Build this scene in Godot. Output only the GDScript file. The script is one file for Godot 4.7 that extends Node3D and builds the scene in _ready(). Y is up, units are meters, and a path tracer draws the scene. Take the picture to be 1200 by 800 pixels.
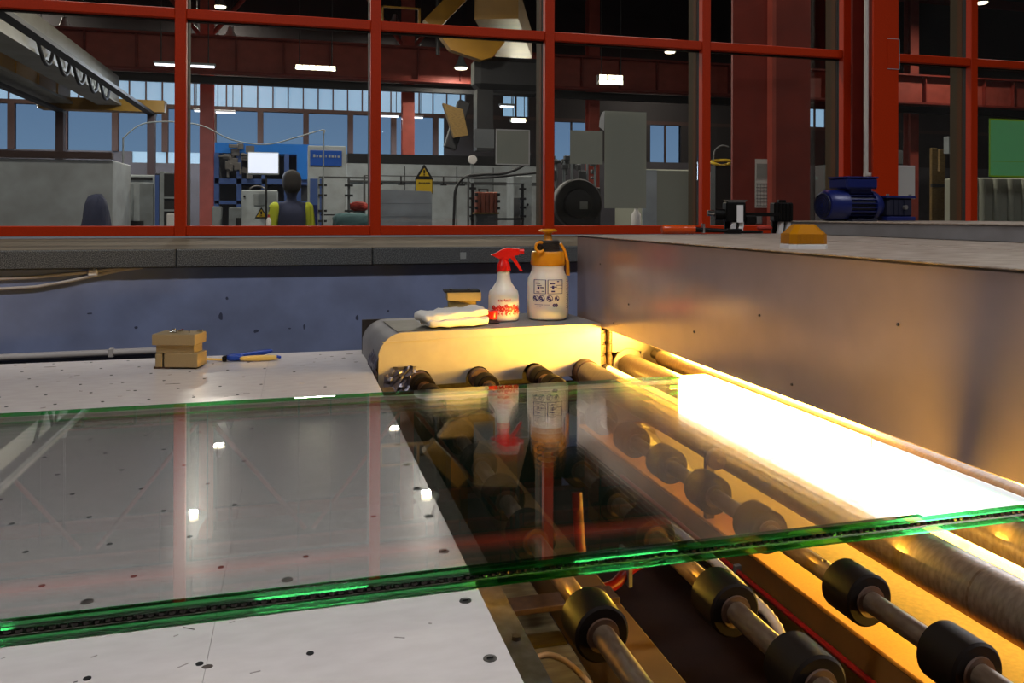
extends Node3D

var M := {}
var T := {}
var used := {}
var rng := RandomNumberGenerator.new()

# ---------------------------------------------------------------- naming
func numbered(called: String) -> String:
	if not used.has(called):
		used[called] = 0
		return called
	used[called] += 1
	return "%s_%03d" % [called, used[called]]

func tag(o: Node, label: String, category: String, group := "") -> Node:
	o.set_meta("label", label)
	o.set_meta("category", category)
	if group != "":
		o.set_meta("group", group)
	return o

func thing(called: String, label: String, category: String, at := Vector3.ZERO, turn := 0.0, group := "") -> Node3D:
	var o := Node3D.new()
	o.name = numbered(called)
	add_child(o)
	o.position = at
	o.rotation.y = deg_to_rad(turn)
	tag(o, label, category, group)
	return o

func room(called: String) -> Node3D:
	var o := Node3D.new()
	o.name = called
	add_child(o)
	o.set_meta("kind", "structure")
	return o

func copy(o: Node3D, label: String, group := "") -> Node3D:
	var r: Node3D = o.duplicate()
	r.name = numbered(str(o.name).rstrip("0123456789_") if str(o.name).right(3).is_valid_int() else str(o.name))
	add_child(r)
	r.set_meta("label", label)
	if group != "":
		r.set_meta("group", group)
	return r

# ---------------------------------------------------------------- materials
func noise(key: String, freq: float, lo: Color, hi: Color, kind := 0, oct := 4, a := 0.0, b := 1.0) -> NoiseTexture2D:
	if T.has(key):
		return T[key]
	var n := FastNoiseLite.new()
	n.seed = key.hash() % 10000
	n.noise_type = FastNoiseLite.TYPE_SIMPLEX_SMOOTH if kind == 0 else FastNoiseLite.TYPE_CELLULAR
	n.frequency = freq
	n.fractal_octaves = oct
	var g := Gradient.new()
	g.set_color(0, lo)
	g.set_color(1, hi)
	g.set_offset(0, a)
	g.set_offset(1, b)
	var t := NoiseTexture2D.new()
	t.width = 512
	t.height = 512
	t.seamless = true
	t.noise = n
	t.color_ramp = g
	T[key] = t
	return t

func mk(key: String, hex: String, rough: float, metal := 0.0, tex: Texture2D = null, sc := Vector3.ONE, spec := 0.5) -> StandardMaterial3D:
	var m := StandardMaterial3D.new()
	m.resource_name = key
	m.albedo_color = Color(hex)
	m.roughness = rough
	m.metallic = metal
	m.metallic_specular = spec
	if tex:
		m.albedo_texture = tex
		m.uv1_triplanar = true
		m.uv1_world_triplanar = true
		m.uv1_scale = sc
	M[key] = m
	return m

func bump(key: String, tex: Texture2D, cm: float) -> void:
	M[key].heightmap_enabled = true
	M[key].heightmap_texture = tex
	M[key].heightmap_scale = cm

func glow(key: String, c: Color, e: float) -> void:
	var m := StandardMaterial3D.new()
	m.resource_name = key
	m.albedo_color = Color(0.9, 0.9, 0.9)
	m.emission_enabled = true
	m.emission = c
	m.emission_energy_multiplier = e
	M[key] = m

func clear(key: String, hex: String, alpha: float, rough := 0.0) -> void:
	var m := StandardMaterial3D.new()
	m.resource_name = key
	m.transparency = BaseMaterial3D.TRANSPARENCY_ALPHA
	var c := Color(hex)
	c.a = alpha
	m.albedo_color = c
	m.roughness = rough
	M[key] = m

func materials() -> void:
	var w := Color.WHITE
	var grime := noise("grime", 0.012, Color(0.9, 0.89, 0.88), w, 0, 5, 0.15, 0.8)
	var fine := noise("fine", 0.09, Color(0.92, 0.92, 0.92), w, 0, 3)
	var rust := noise("rust", 0.035, Color(0.72, 0.64, 0.56), w, 0, 5, 0.1, 0.9)
	var speck := noise("speck", 0.16, Color(0.35, 0.35, 0.36), w, 0, 2, 0.3, 0.7)
	var scuff := noise("scuff", 0.02, Color(0.965, 0.962, 0.96), w, 0, 6, 0.1, 0.8)
	var streak := noise("streak", 0.03, Color(0.8, 0.77, 0.73), w, 0, 4, 0.2, 0.8)
	mk("table_white", "d0c8c4", 0.2, 0.0, scuff, Vector3(1.6, 1.6, 4.0))
	mk("table_edge", "8d8782", 0.5)
	mk("hole", "0b0a0a", 0.9)
	mk("stain", "4a4038", 0.8)
	mk("scratch", "9a918c", 0.7)
	mk("screw_steel", "6d6a66", 0.35, 0.8)
	mk("wall_blue", "7c86a8", 0.62, 0.0, grime, Vector3(0.7, 0.7, 0.7))
	mk("scuff_dark", "3c4056", 0.8)
	mk("concrete_top", "52442f", 0.85, 0.0, grime, Vector3(1.3, 1.3, 1.3))
	mk("granite", "6f7070", 0.75, 0.0, speck, Vector3(3.2, 3.2, 3.2))
	mk("sealant", "a9b0ba", 0.7)
	mk("red_frame", "c83508", 0.5, 0.0, fine, Vector3(2, 2, 2), 0.3)
	mk("red_steel", "a84a3c", 0.55, 0.0, grime, Vector3(0.4, 0.4, 0.4))
	mk("red_dark", "82281a", 0.6, 0.0, grime, Vector3(0.4, 0.4, 0.4))
	mk("khaki", "3a2e1a", 0.7, 0.0, null, Vector3.ONE, 0.3)
	mk("gasket", "141211", 0.7)
	mk("brown_frame", "3a2622", 0.7)
	clear("pane", "202428", 0.05)
	clear("blue_pane", "a2a6b4", 0.0)
	M["blue_pane"].refraction_enabled = true
	M["blue_pane"].refraction_scale = 0.002
	clear("sky_pane", "dfeeff", 0.1, 0.3)
	clear("sheet_glass", "1a3a2a", 0.03)
	clear("glass_edge", "38b85c", 0.0, 0.03)
	M["glass_edge"].refraction_enabled = true
	M["glass_edge"].refraction_scale = 0.05
	mk("spacer", "17120f", 0.4)
	mk("spacer_bead", "3c3733", 0.2, 0.6)
	mk("spacer_bar", "a0968a", 0.45, 0.2)
	mk("spacer_foil", "9a928a", 0.3, 0.7)
	mk("panel_grey", "bca69e", 0.2, 0.45, scuff, Vector3(0.8, 0.8, 0.8))
	mk("panel_top", "b0a398", 0.5, 0.1, streak, Vector3(0.8, 1, 3.0))
	mk("panel_trim", "3b332e", 0.6)
	mk("plinth_grey", "878587", 0.55, 0.1, grime, Vector3.ONE)
	mk("box_steel", "9f968a", 0.36, 0.25, scuff, Vector3(2, 2, 2))
	mk("hatch_olive", "6d675a", 0.5, 0.2, grime, Vector3(3, 3, 3))
	mk("steel_dark", "4b4136", 0.4, 0.7, rust, Vector3(4, 4, 4))
	mk("shaft_steel", "6e5d4e", 0.42, 0.45, rust, Vector3(6, 6, 2))
	mk("barrel_steel", "77685c", 0.4, 0.35, streak, Vector3(4, 4, 9))
	mk("drum_rubber", "140c07", 0.6, 0.0, null, Vector3.ONE, 0.22)
	mk("drum_face", "4a3020", 0.5, 0.1, fine, Vector3(8, 8, 8))
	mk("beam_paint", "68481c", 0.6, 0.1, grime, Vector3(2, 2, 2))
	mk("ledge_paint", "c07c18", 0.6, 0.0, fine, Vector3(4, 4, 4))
	mk("rusty", "452b12", 0.75, 0.1, rust, Vector3(5, 5, 5))
	mk("pit_dark", "2a130d", 0.85, 0.0, grime, Vector3(2, 2, 2))
	mk("pit_board", "7a6a48", 0.8, 0.0, streak, Vector3(1, 1, 5))
	mk("bar_steel", "4a443f", 0.5, 0.5, rust, Vector3(3, 3, 3))
	mk("red_hose", "7a0e0a", 0.35)
	mk("hose_grey", "938a90", 0.45)
	mk("cable_tan", "a08060", 0.5)
	mk("cable_white", "b5aca6", 0.5)
	mk("pipe_white", "cfc9c2", 0.4)
	mk("bottle_white", "e8dccb", 0.35)
	M["bottle_white"].subsurf_scatter_enabled = true
	M["bottle_white"].subsurf_scatter_strength = 0.15
	mk("print_red", "c91e12", 0.4)
	mk("print_blue", "3a2a6a", 0.4)
	mk("trigger_red", "d81408", 0.3)
	mk("cap_amber", "e08f0a", 0.35)
	mk("cap_black", "2b2624", 0.45)
	mk("cloth", "e6dfd6", 0.95, 0.0, noise("weave", 0.2, Color(0.86, 0.86, 0.86), w, 0, 2), Vector3(8, 8, 8))
	M["cloth"].rim_enabled = true
	M["cloth"].rim = 0.3
	mk("block_tan", "8d7a58", 0.65, 0.0, fine, Vector3(6, 6, 6))
	mk("block_yellow", "b49a5e", 0.6, 0.0, fine, Vector3(6, 6, 6))
	mk("tool_blue", "123a9a", 0.35)
	mk("tool_yellow", "d8b25a", 0.4)
	mk("chrome", "cfcfcf", 0.15, 1.0)
	mk("foil", "5d5862", 0.3, 0.4)
	mk("film", "cfc6a0", 0.15, 0.2)
	mk("orange", "c4440a", 0.25)
	mk("black_plastic", "0b0908", 0.5, 0.0, null, Vector3.ONE, 0.3)
	mk("label_white", "d8d4d2", 0.5)
	mk("amber_lens", "b0700a", 0.18)
	M["amber_lens"].backlight_enabled = true
	M["amber_lens"].backlight = Color(0.12, 0.06, 0.01)
	mk("motor_blue", "111c58", 0.35, 0.1)
	mk("motor_dark", "191b30", 0.5, 0.2)
	mk("alu", "8d8a88", 0.4, 0.7)
	mk("paper", "c9c8c4", 0.9)
	mk("paper_grey", "8d8f8c", 0.9)
	mk("sheet_olive", "9a9c8e", 0.9)
	mk("green_film", "6cdc8c", 0.5)
	M["green_film"].backlight_enabled = true
	M["green_film"].backlight = Color(0.6, 0.6, 0.6)
	mk("green_rim", "9fce1c", 0.5)
	mk("cab_grey", "8f979b", 0.6, 0.0, grime, Vector3(0.8, 0.8, 0.8))
	mk("cab_white", "b4bdc2", 0.6, 0.0, grime, Vector3(0.6, 0.6, 0.6))
	mk("dark_grey", "4a4c4e", 0.7)
	mk("cover_grey", "a4abaf", 0.6, 0.0, grime, Vector3(0.5, 0.5, 0.5))
	mk("near_black", "15161a", 0.6)
	mk("steel_blue", "3f5a96", 0.5)
	mk("bright_blue", "1f78d8", 0.5)
	mk("sign_blue", "1a55b8", 0.5)
	mk("warn_yellow", "d9b41c", 0.5)
	mk("warn_black", "16140f", 0.5)
	mk("crane_yellow", "93690a", 0.5, 0.0, grime, Vector3(0.3, 0.3, 0.3))
	mk("crane_pale", "8a877c", 0.5, 0.0, grime, Vector3(0.3, 0.3, 0.3))
	mk("hall_wall", "4c4a50", 0.8, 0.0, grime, Vector3(0.2, 0.2, 0.2))
	mk("hall_dark", "262224", 0.85, 0.0, grime, Vector3(0.2, 0.2, 0.2))
	mk("hall_floor", "4a4846", 0.7)
	mk("room_wall", "6d6a68", 0.8, 0.0, grime, Vector3(0.3, 0.3, 0.3))
	mk("room_floor", "3c332b", 0.8, 0.0, grime, Vector3(0.5, 0.5, 0.5))
	mk("copper", "8a4a38", 0.5, 0.3)
	mk("rubber", "181514", 0.6)
	mk("wood", "7d6434", 0.8, 0.0, streak, Vector3(1, 6, 1))
	mk("teal_cover", "3d5c60", 0.8)
	mk("coral", "b8392c", 0.6)
	mk("skin", "b58a70", 0.6)
	mk("hair", "17110e", 0.8)
	mk("jacket", "1d2440", 0.85)
	mk("hivis", "a8b020", 0.8)
	mk("trousers", "20222c", 0.85)
	glow("lamp_white", Color(0.95, 0.97, 1.0), 3.0)
	glow("lamp_warm", Color(1.0, 0.95, 0.8), 4.0)
	glow("screen_white", Color(0.85, 0.9, 1.0), 0.9)
	glow("lamp_amber", AMBER, 16.0)
	glow("lamp_slot_white", Color(0.93, 0.96, 1.0), 3.5)
	glow("tube_amber", AMBER, 8.0)

const AMBER := Color(1.0, 0.775, 0.28)

# ---------------------------------------------------------------- shapes
func S() -> SurfaceTool:
	var st := SurfaceTool.new()
	st.begin(Mesh.PRIMITIVE_TRIANGLES)
	return st

func obj(called: String, st: SurfaceTool, m: String, parent: Node = null) -> MeshInstance3D:
	st.generate_normals()
	return put(called, st.commit(), m, parent)

func put(called: String, mesh: Mesh, m: String, parent: Node = null) -> MeshInstance3D:
	var o := MeshInstance3D.new()
	o.mesh = mesh
	o.material_override = M[m]
	o.name = called if parent else numbered(called)
	(parent if parent else self).add_child(o, true)
	return o

func tri(st: SurfaceTool, a: Vector3, b: Vector3, c: Vector3) -> void:
	st.add_vertex(a)
	st.add_vertex(c)
	st.add_vertex(b)

func quad(st: SurfaceTool, a: Vector3, b: Vector3, c: Vector3, d: Vector3) -> void:
	tri(st, a, b, c)
	tri(st, a, c, d)

func face(st: SurfaceTool, p: Array, mid: Vector3) -> void:
	var n: Vector3 = (p[1] - p[0]).cross(p[2] - p[0])
	var flip: bool = n.dot(p[0] - mid) < 0.0
	for i in range(1, p.size() - 1):
		if flip:
			tri(st, p[0], p[i + 1], p[i])
		else:
			tri(st, p[0], p[i], p[i + 1])

func bx(st: SurfaceTool, c: Vector3, s: Vector3, b := 0.0, bs := Basis.IDENTITY) -> void:
	st.set_smooth_group(-1)
	var h := s * 0.5
	b = minf(b, minf(h.x, minf(h.y, h.z)) * 0.9)
	var g := func(k: int, sx: float, sy: float, sz: float) -> Vector3:
		var v := Vector3(sx * (h.x - (0.0 if k == 0 else b)), sy * (h.y - (0.0 if k == 1 else b)), sz * (h.z - (0.0 if k == 2 else b)))
		return c + bs * v
	for s1 in [-1.0, 1.0]:
		face(st, [g.call(0, s1, -1, -1), g.call(0, s1, 1, -1), g.call(0, s1, 1, 1), g.call(0, s1, -1, 1)], c)
		face(st, [g.call(1, -1, s1, -1), g.call(1, 1, s1, -1), g.call(1, 1, s1, 1), g.call(1, -1, s1, 1)], c)
		face(st, [g.call(2, -1, -1, s1), g.call(2, 1, -1, s1), g.call(2, 1, 1, s1), g.call(2, -1, 1, s1)], c)
	if b <= 0.0:
		return
	for p in [-1.0, 1.0]:
		for q in [-1.0, 1.0]:
			face(st, [g.call(0, p, q, -1), g.call(0, p, q, 1), g.call(1, p, q, 1), g.call(1, p, q, -1)], c)
			face(st, [g.call(0, p, -1, q), g.call(0, p, 1, q), g.call(2, p, 1, q), g.call(2, p, -1, q)], c)
			face(st, [g.call(1, -1, p, q), g.call(1, 1, p, q), g.call(2, 1, p, q), g.call(2, -1, p, q)], c)
			for r in [-1.0, 1.0]:
				face(st, [g.call(0, p, q, r), g.call(1, p, q, r), g.call(2, p, q, r)], c)

func box(called: String, c: Vector3, s: Vector3, m: String, parent: Node = null, b := 0.0, bs := Basis.IDENTITY) -> MeshInstance3D:
	var st := S()
	bx(st, c, s, b, bs)
	return obj(called, st, m, parent)

# box given by its limits
func lim(called: String, x0: float, x1: float, y0: float, y1: float, z0: float, z1: float, m: String, parent: Node = null, b := 0.0) -> MeshInstance3D:
	return box(called, Vector3(x0 + x1, y0 + y1, z0 + z1) * 0.5, Vector3(x1 - x0, y1 - y0, z1 - z0), m, parent, b)

# profile of (radius, height) from bottom to top along the outside, about local Y
func lathe(st: SurfaceTool, prof: Array, t: Transform3D, n := 24, x_scale := 1.0) -> void:
	var grp := 1
	for i in prof.size() - 1:
		if i > 0:
			var d0: Vector2 = (prof[i] - prof[i - 1]).normalized()
			var d1: Vector2 = (prof[i + 1] - prof[i]).normalized()
			if d0.dot(d1) < 0.8:
				grp += 1
		st.set_smooth_group(grp)
		for k in n:
			var a0 := TAU * k / n
			var a1 := TAU * (k + 1) / n
			var p := func(j: int, a: float) -> Vector3:
				return t * Vector3(cos(a) * prof[j].x * x_scale, prof[j].y, sin(a) * prof[j].x)
			var b0: Vector3 = p.call(i, a0)
			var b1: Vector3 = p.call(i, a1)
			var c0: Vector3 = p.call(i + 1, a0)
			var c1: Vector3 = p.call(i + 1, a1)
			if prof[i].x > 0.0:
				tri(st, b1, b0, c0)
			if prof[i + 1].x > 0.0:
				tri(st, b1, c0, c1)

func along(axis: Vector3, at: Vector3) -> Transform3D:
	var y := axis.normalized()
	var x := y.cross(Vector3(0.3, 0.2, 0.93)).normalized()
	return Transform3D(Basis(x, y, x.cross(y)), at)

func rod(st: SurfaceTool, a: Vector3, b: Vector3, r: float, n := 16, r2 := -1.0, bev := 0.0) -> void:
	var l := a.distance_to(b)
	var re := r if r2 < 0.0 else r2
	var p := [Vector2(0, 0), Vector2(r, 0), Vector2(re, l), Vector2(0, l)]
	if bev > 0.0:
		p = [Vector2(0, 0), Vector2(r - bev, 0), Vector2(r, bev), Vector2(re, l - bev), Vector2(re - bev, l), Vector2(0, l)]
	lathe(st, p, along(b - a, a), n)

func cyl(called: String, a: Vector3, b: Vector3, r: float, m: String, parent: Node = null, n := 16, r2 := -1.0, bev := 0.0) -> MeshInstance3D:
	var st := S()
	rod(st, a, b, r, n, r2, bev)
	return obj(called, st, m, parent)

func tube(st: SurfaceTool, pts: Array, r: float, n := 8, rib := 0.0) -> void:
	st.set_smooth_group(1)
	var rings := []
	var up := Vector3(0.13, 0.97, 0.21)
	for i in pts.size():
		var d: Vector3 = (pts[mini(i + 1, pts.size() - 1)] - pts[maxi(i - 1, 0)]).normalized()
		var x := d.cross(up)
		if x.length() < 0.15:
			x = d.cross(Vector3.RIGHT)
		x = x.normalized()
		var y := x.cross(d)
		var ring := []
		var rr := r + (rib if i % 2 == 1 else 0.0)
		for k in n:
			var a := TAU * k / n
			ring.append(pts[i] + (x * cos(a) + y * sin(a)) * rr)
		rings.append(ring)
	for i in pts.size() - 1:
		var mid: Vector3 = (pts[i] + pts[i + 1]) * 0.5
		for k in n:
			face(st, [rings[i][k], rings[i][(k + 1) % n], rings[i + 1][(k + 1) % n], rings[i + 1][k]], mid)
	st.set_smooth_group(2)
	face(st, rings[0], pts[1])
	face(st, rings[-1], pts[-2])

func curve(pts: Array, per := 8) -> Array:
	var out := []
	for i in pts.size() - 1:
		var p0: Vector3 = pts[maxi(i - 1, 0)]
		var p1: Vector3 = pts[i]
		var p2: Vector3 = pts[i + 1]
		var p3: Vector3 = pts[mini(i + 2, pts.size() - 1)]
		for k in per:
			out.append(p1.cubic_interpolate(p2, p0, p3, float(k) / per))
	out.append(pts[-1])
	return out

func wire(called: String, pts: Array, r: float, m: String, parent: Node = null, n := 8, per := 8, rib := 0.0) -> MeshInstance3D:
	var st := S()
	tube(st, curve(pts, per), r, n, rib)
	return obj(called, st, m, parent)

# polygon in local XY, counter-clockwise, pushed along local +Z
func prism(st: SurfaceTool, poly: Array, depth: float, t := Transform3D.IDENTITY) -> void:
	st.set_smooth_group(-1)
	var pk := PackedVector2Array(poly)
	if Geometry2D.is_polygon_clockwise(pk):
		pk.reverse()
	var idx := Geometry2D.triangulate_polygon(pk)
	for i in range(0, idx.size(), 3):
		var a := pk[idx[i]]
		var b := pk[idx[i + 1]]
		var c := pk[idx[i + 2]]
		if (b - a).cross(c - a) < 0:
			var sw := b
			b = c
			c = sw
		tri(st, t * Vector3(a.x, a.y, depth), t * Vector3(b.x, b.y, depth), t * Vector3(c.x, c.y, depth))
		tri(st, t * Vector3(a.x, a.y, 0), t * Vector3(c.x, c.y, 0), t * Vector3(b.x, b.y, 0))
	for i in pk.size():
		var a := pk[i]
		var b := pk[(i + 1) % pk.size()]
		quad(st, t * Vector3(a.x, a.y, 0), t * Vector3(b.x, b.y, 0), t * Vector3(b.x, b.y, depth), t * Vector3(a.x, a.y, depth))

func slab(called: String, poly: Array, depth: float, t: Transform3D, m: String, parent: Node = null) -> MeshInstance3D:
	var st := S()
	prism(st, poly, depth, t)
	return obj(called, st, m, parent)

# a patch wrapped round a vertical body of revolution: angles in degrees, 0 faces +Z, heights in metres
func print_patch(st: SurfaceTool, c: Vector3, r: float, a0: float, a1: float, y0: float, y1: float) -> void:
	st.set_smooth_group(1)
	var n := maxi(1, int(absf(a1 - a0) / 8.0))
	for k in n:
		var p0 := deg_to_rad(a0 + (a1 - a0) * k / n)
		var p1 := deg_to_rad(a0 + (a1 - a0) * (k + 1) / n)
		var d0 := Vector3(sin(p0), 0, cos(p0)) * r
		var d1 := Vector3(sin(p1), 0, cos(p1)) * r
		quad(st, c + d0 + Vector3(0, y0, 0), c + d1 + Vector3(0, y0, 0), c + d1 + Vector3(0, y1, 0), c + d0 + Vector3(0, y1, 0))

func wrap_frame(st: SurfaceTool, c: Vector3, r: float, a0: float, a1: float, y0: float, y1: float, da: float, dy: float) -> void:
	print_patch(st, c, r, a0, a1, y0, y0 + dy)
	print_patch(st, c, r, a0, a1, y1 - dy, y1)
	print_patch(st, c, r, a0, a0 + da, y0, y1)
	print_patch(st, c, r, a1 - da, a1, y0, y1)

# ring printed on the body: centre angle, height, radius
func wrap_ring(st: SurfaceTool, c: Vector3, r: float, a: float, y: float, rad: float, thick: float, n := 16) -> void:
	st.set_smooth_group(1)
	for k in n:
		var q := []
		for e in [[0, rad - thick], [0, rad], [1, rad], [1, rad - thick]]:
			var f: float = TAU * (k + e[0]) / n
			var an: float = deg_to_rad(a) + cos(f) * e[1] / r
			q.append(c + Vector3(sin(an) * r, y + sin(f) * e[1], cos(an) * r))
		quad(st, q[0], q[1], q[2], q[3])

# closed rounded lump with a noisy skin: half sizes, squareness
func lump(st: SurfaceTool, c: Vector3, h: Vector3, sq: float, amp: float, sd: int, bs := Basis.IDENTITY, nu := 36, nv := 20, fr := 3.0) -> void:
	var fn := FastNoiseLite.new()
	fn.seed = sd
	fn.frequency = fr
	st.set_smooth_group(1)
	var f := func(x: float) -> float: return signf(x) * pow(absf(x), sq)
	var at := func(i: int, j: int) -> Vector3:
		var u := TAU * (i % nu) / nu
		var v := PI * (float(j) / nv - 0.5)
		var d := Vector3(f.call(cos(v)) * f.call(cos(u)), f.call(sin(v)), f.call(cos(v)) * f.call(sin(u)))
		var p := Vector3(d.x * h.x, d.y * h.y, d.z * h.z)
		p += d.normalized() * amp * fn.get_noise_3d(p.x * 20.0, p.y * 20.0, p.z * 20.0)
		return c + bs * p
	for i in nu:
		for j in nv:
			var a: Vector3 = at.call(i, j)
			var b: Vector3 = at.call(i + 1, j)
			var e: Vector3 = at.call(i + 1, j + 1)
			var g: Vector3 = at.call(i, j + 1)
			tri(st, b, a, g)
			tri(st, b, g, e)

# body from tapered bones: [a, ra, b, rb]; surface nets
func nets(st: SurfaceTool, bones: Array, cell: float, soft: float) -> void:
	var lo := Vector3.ONE * 1e9
	var hi := -lo
	for b in bones:
		for e in [[b[0], b[1]], [b[2], b[3]]]:
			lo = lo.min(e[0] - Vector3.ONE * (e[1] + cell * 2))
			hi = hi.max(e[0] + Vector3.ONE * (e[1] + cell * 2))
	var n := Vector3i(((hi - lo) / cell).ceil()) + Vector3i.ONE
	var v := PackedFloat32Array()
	v.resize(n.x * n.y * n.z)
	v.fill(1.0)
	for b in bones:
		var ba: Vector3 = b[2] - b[0]
		var rm: float = maxf(b[1], b[3]) + soft + cell * 2
		var l := Vector3i((((b[0] as Vector3).min(b[2]) - Vector3.ONE * rm - lo) / cell).floor()).max(Vector3i.ZERO)
		var u := Vector3i((((b[0] as Vector3).max(b[2]) + Vector3.ONE * rm - lo) / cell).ceil()).min(n - Vector3i.ONE)
		for x in range(l.x, u.x + 1):
			for y in range(l.y, u.y + 1):
				for z in range(l.z, u.z + 1):
					var p := lo + Vector3(x, y, z) * cell
					var h := clampf((p - b[0]).dot(ba) / maxf(ba.length_squared(), 1e-9), 0, 1)
					var d: float = p.distance_to(b[0] + ba * h) - lerpf(b[1], b[3], h)
					var k := (x * n.y + y) * n.z + z
					var o := v[k]
					var q := clampf(0.5 + 0.5 * (o - d) / soft, 0, 1)
					v[k] = lerpf(o, d, q) - soft * q * (1 - q) if o < 0.9 else d
	var id := {}
	var pts := []
	var key := func(x, y, z): return (x * n.y + y) * n.z + z
	for x in n.x - 1:
		for y in n.y - 1:
			for z in n.z - 1:
				var sum := Vector3.ZERO
				var cnt := 0
				for e in 12:
					var ax := e / 4
					var o1 := e % 2
					var o2 := (e / 2) % 2
					var p0 := Vector3i(x, y, z)
					p0[(ax + 1) % 3] += o1
					p0[(ax + 2) % 3] += o2
					var p1 := p0
					p1[ax] += 1
					var f0 := v[key.call(p0.x, p0.y, p0.z)]
					var f1 := v[key.call(p1.x, p1.y, p1.z)]
					if (f0 < 0) != (f1 < 0):
						sum += Vector3(p0).lerp(Vector3(p1), f0 / (f0 - f1))
						cnt += 1
				if cnt:
					id[key.call(x, y, z)] = pts.size()
					pts.append(lo + sum / cnt * cell)
	st.set_smooth_group(1)
	for x in range(1, n.x - 1):
		for y in range(1, n.y - 1):
			for z in range(1, n.z - 1):
				for ax in 3:
					var p1 := Vector3i(x, y, z)
					p1[ax] += 1
					var f0 := v[key.call(x, y, z)]
					var f1 := v[key.call(p1.x, p1.y, p1.z)]
					if (f0 < 0) == (f1 < 0):
						continue
					var q := []
					for o in [[0, 0], [1, 0], [1, 1], [0, 1]]:
						var c := Vector3i(x, y, z)
						c[(ax + 1) % 3] -= o[0]
						c[(ax + 2) % 3] -= o[1]
						q.append(pts[id[key.call(c.x, c.y, c.z)]])
					if f0 < 0:
						quad(st, q[0], q[1], q[2], q[3])
					else:
						quad(st, q[3], q[2], q[1], q[0])

func area(called: String, at: Vector3, toward: Vector3, size: Vector2, c: Color, e: float, parent: Node = null) -> void:
	var l := AreaLight3D.new()
	l.name = called
	l.area_size = size
	l.light_color = c
	l.light_energy = e
	l.area_range = 60.0
	l.area_attenuation = 2.0
	l.shadow_enabled = true
	(parent if parent else self).add_child(l, true)
	var up := Vector3.UP if absf(toward.normalized().y) < 0.9 else Vector3.BACK
	l.basis = Basis.looking_at(toward, up)
	l.position = at

# ================================================================ the place
func _ready() -> void:
	rng.seed = 7
	camera_and_light()
	materials()
	room_shell()
	window_wall()
	hall_shell()
	room_lamps()
	cutting_table()
	washer()
	rollers()
	under_rollers()
	end_box()
	glass_unit()
	on_table()
	on_box()
	on_washer()
	on_window()
	hall_steel()
	hall_lamps()
	hall_machines()

func camera_and_light() -> void:
	var cam := Camera3D.new()
	cam.name = "camera"
	add_child(cam)
	cam.projection = Camera3D.PROJECTION_FRUSTUM
	cam.near = 0.05
	cam.far = 200.0
	cam.size = 2.0 * 0.05 * 400.0 / 945.0
	cam.frustum_offset = Vector2(0.0, -0.05 * 148.8 / 945.0)
	cam.position = Vector3(0, 1.347, 0)
	cam.rotation_degrees = Vector3(0, -14.818, 0.15)
	cam.current = true
	var e := Environment.new()
	var sm := ProceduralSkyMaterial.new()
	sm.sky_top_color = Color(0.20, 0.36, 0.62)
	sm.sky_horizon_color = Color(0.68, 0.85, 0.95)
	sm.sky_curve = 0.2
	sm.ground_bottom_color = Color(0.12, 0.14, 0.18)
	sm.ground_horizon_color = Color(0.35, 0.45, 0.58)
	sm.sun_angle_max = 1.0
	sm.sky_energy_multiplier = 1.0
	var sky := Sky.new()
	sky.sky_material = sm
	e.background_mode = Environment.BG_SKY
	e.sky = sky
	e.tonemap_mode = Environment.TONE_MAPPER_LINEAR
	e.tonemap_exposure = 1.0
	e.sdfgi_enabled = true
	e.ssao_enabled = true
	e.ssil_enabled = true
	var we := WorldEnvironment.new()
	we.name = "environment"
	we.environment = e
	add_child(we)

const ROOM_E := 5.4
const SLOT_E := 3.4
const TUBE_E := 2.0
const UNDER_E := 1.25
const HALL_E := 18.0

func room_lamps() -> void:
	var k := 0
	for p in [Vector3(-3.1, 4.35, -0.2), Vector3(0.2, 4.35, -0.2), Vector3(3.5, 4.35, -0.2)]:
		var names: String = ["ceiling lamp furthest left over the white table, behind the camera", "ceiling lamp over the roller conveyor, middle of the three", "ceiling lamp over the steel machine on the right"][k]
		var t := thing("ceiling_lamp", names, "lamp", p)
		box("housing", Vector3(0, 0.06, 0), Vector3(1.3, 0.08, 0.36), "cab_white", t, 0.01)
		box("hanger", Vector3(0, 0.175, 0), Vector3(0.9, 0.15, 0.02), "dark_grey", t)
		box("diffuser", Vector3(0, 0.01, 0), Vector3(1.2, 0.02, 0.3), "lamp_warm", t)
		area("lamp_light", Vector3(0, -0.01, 0), Vector3.DOWN, Vector2(1.2, 0.3), Color(0.97, 0.98, 1.0), ROOM_E, t)
		k += 1

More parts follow.
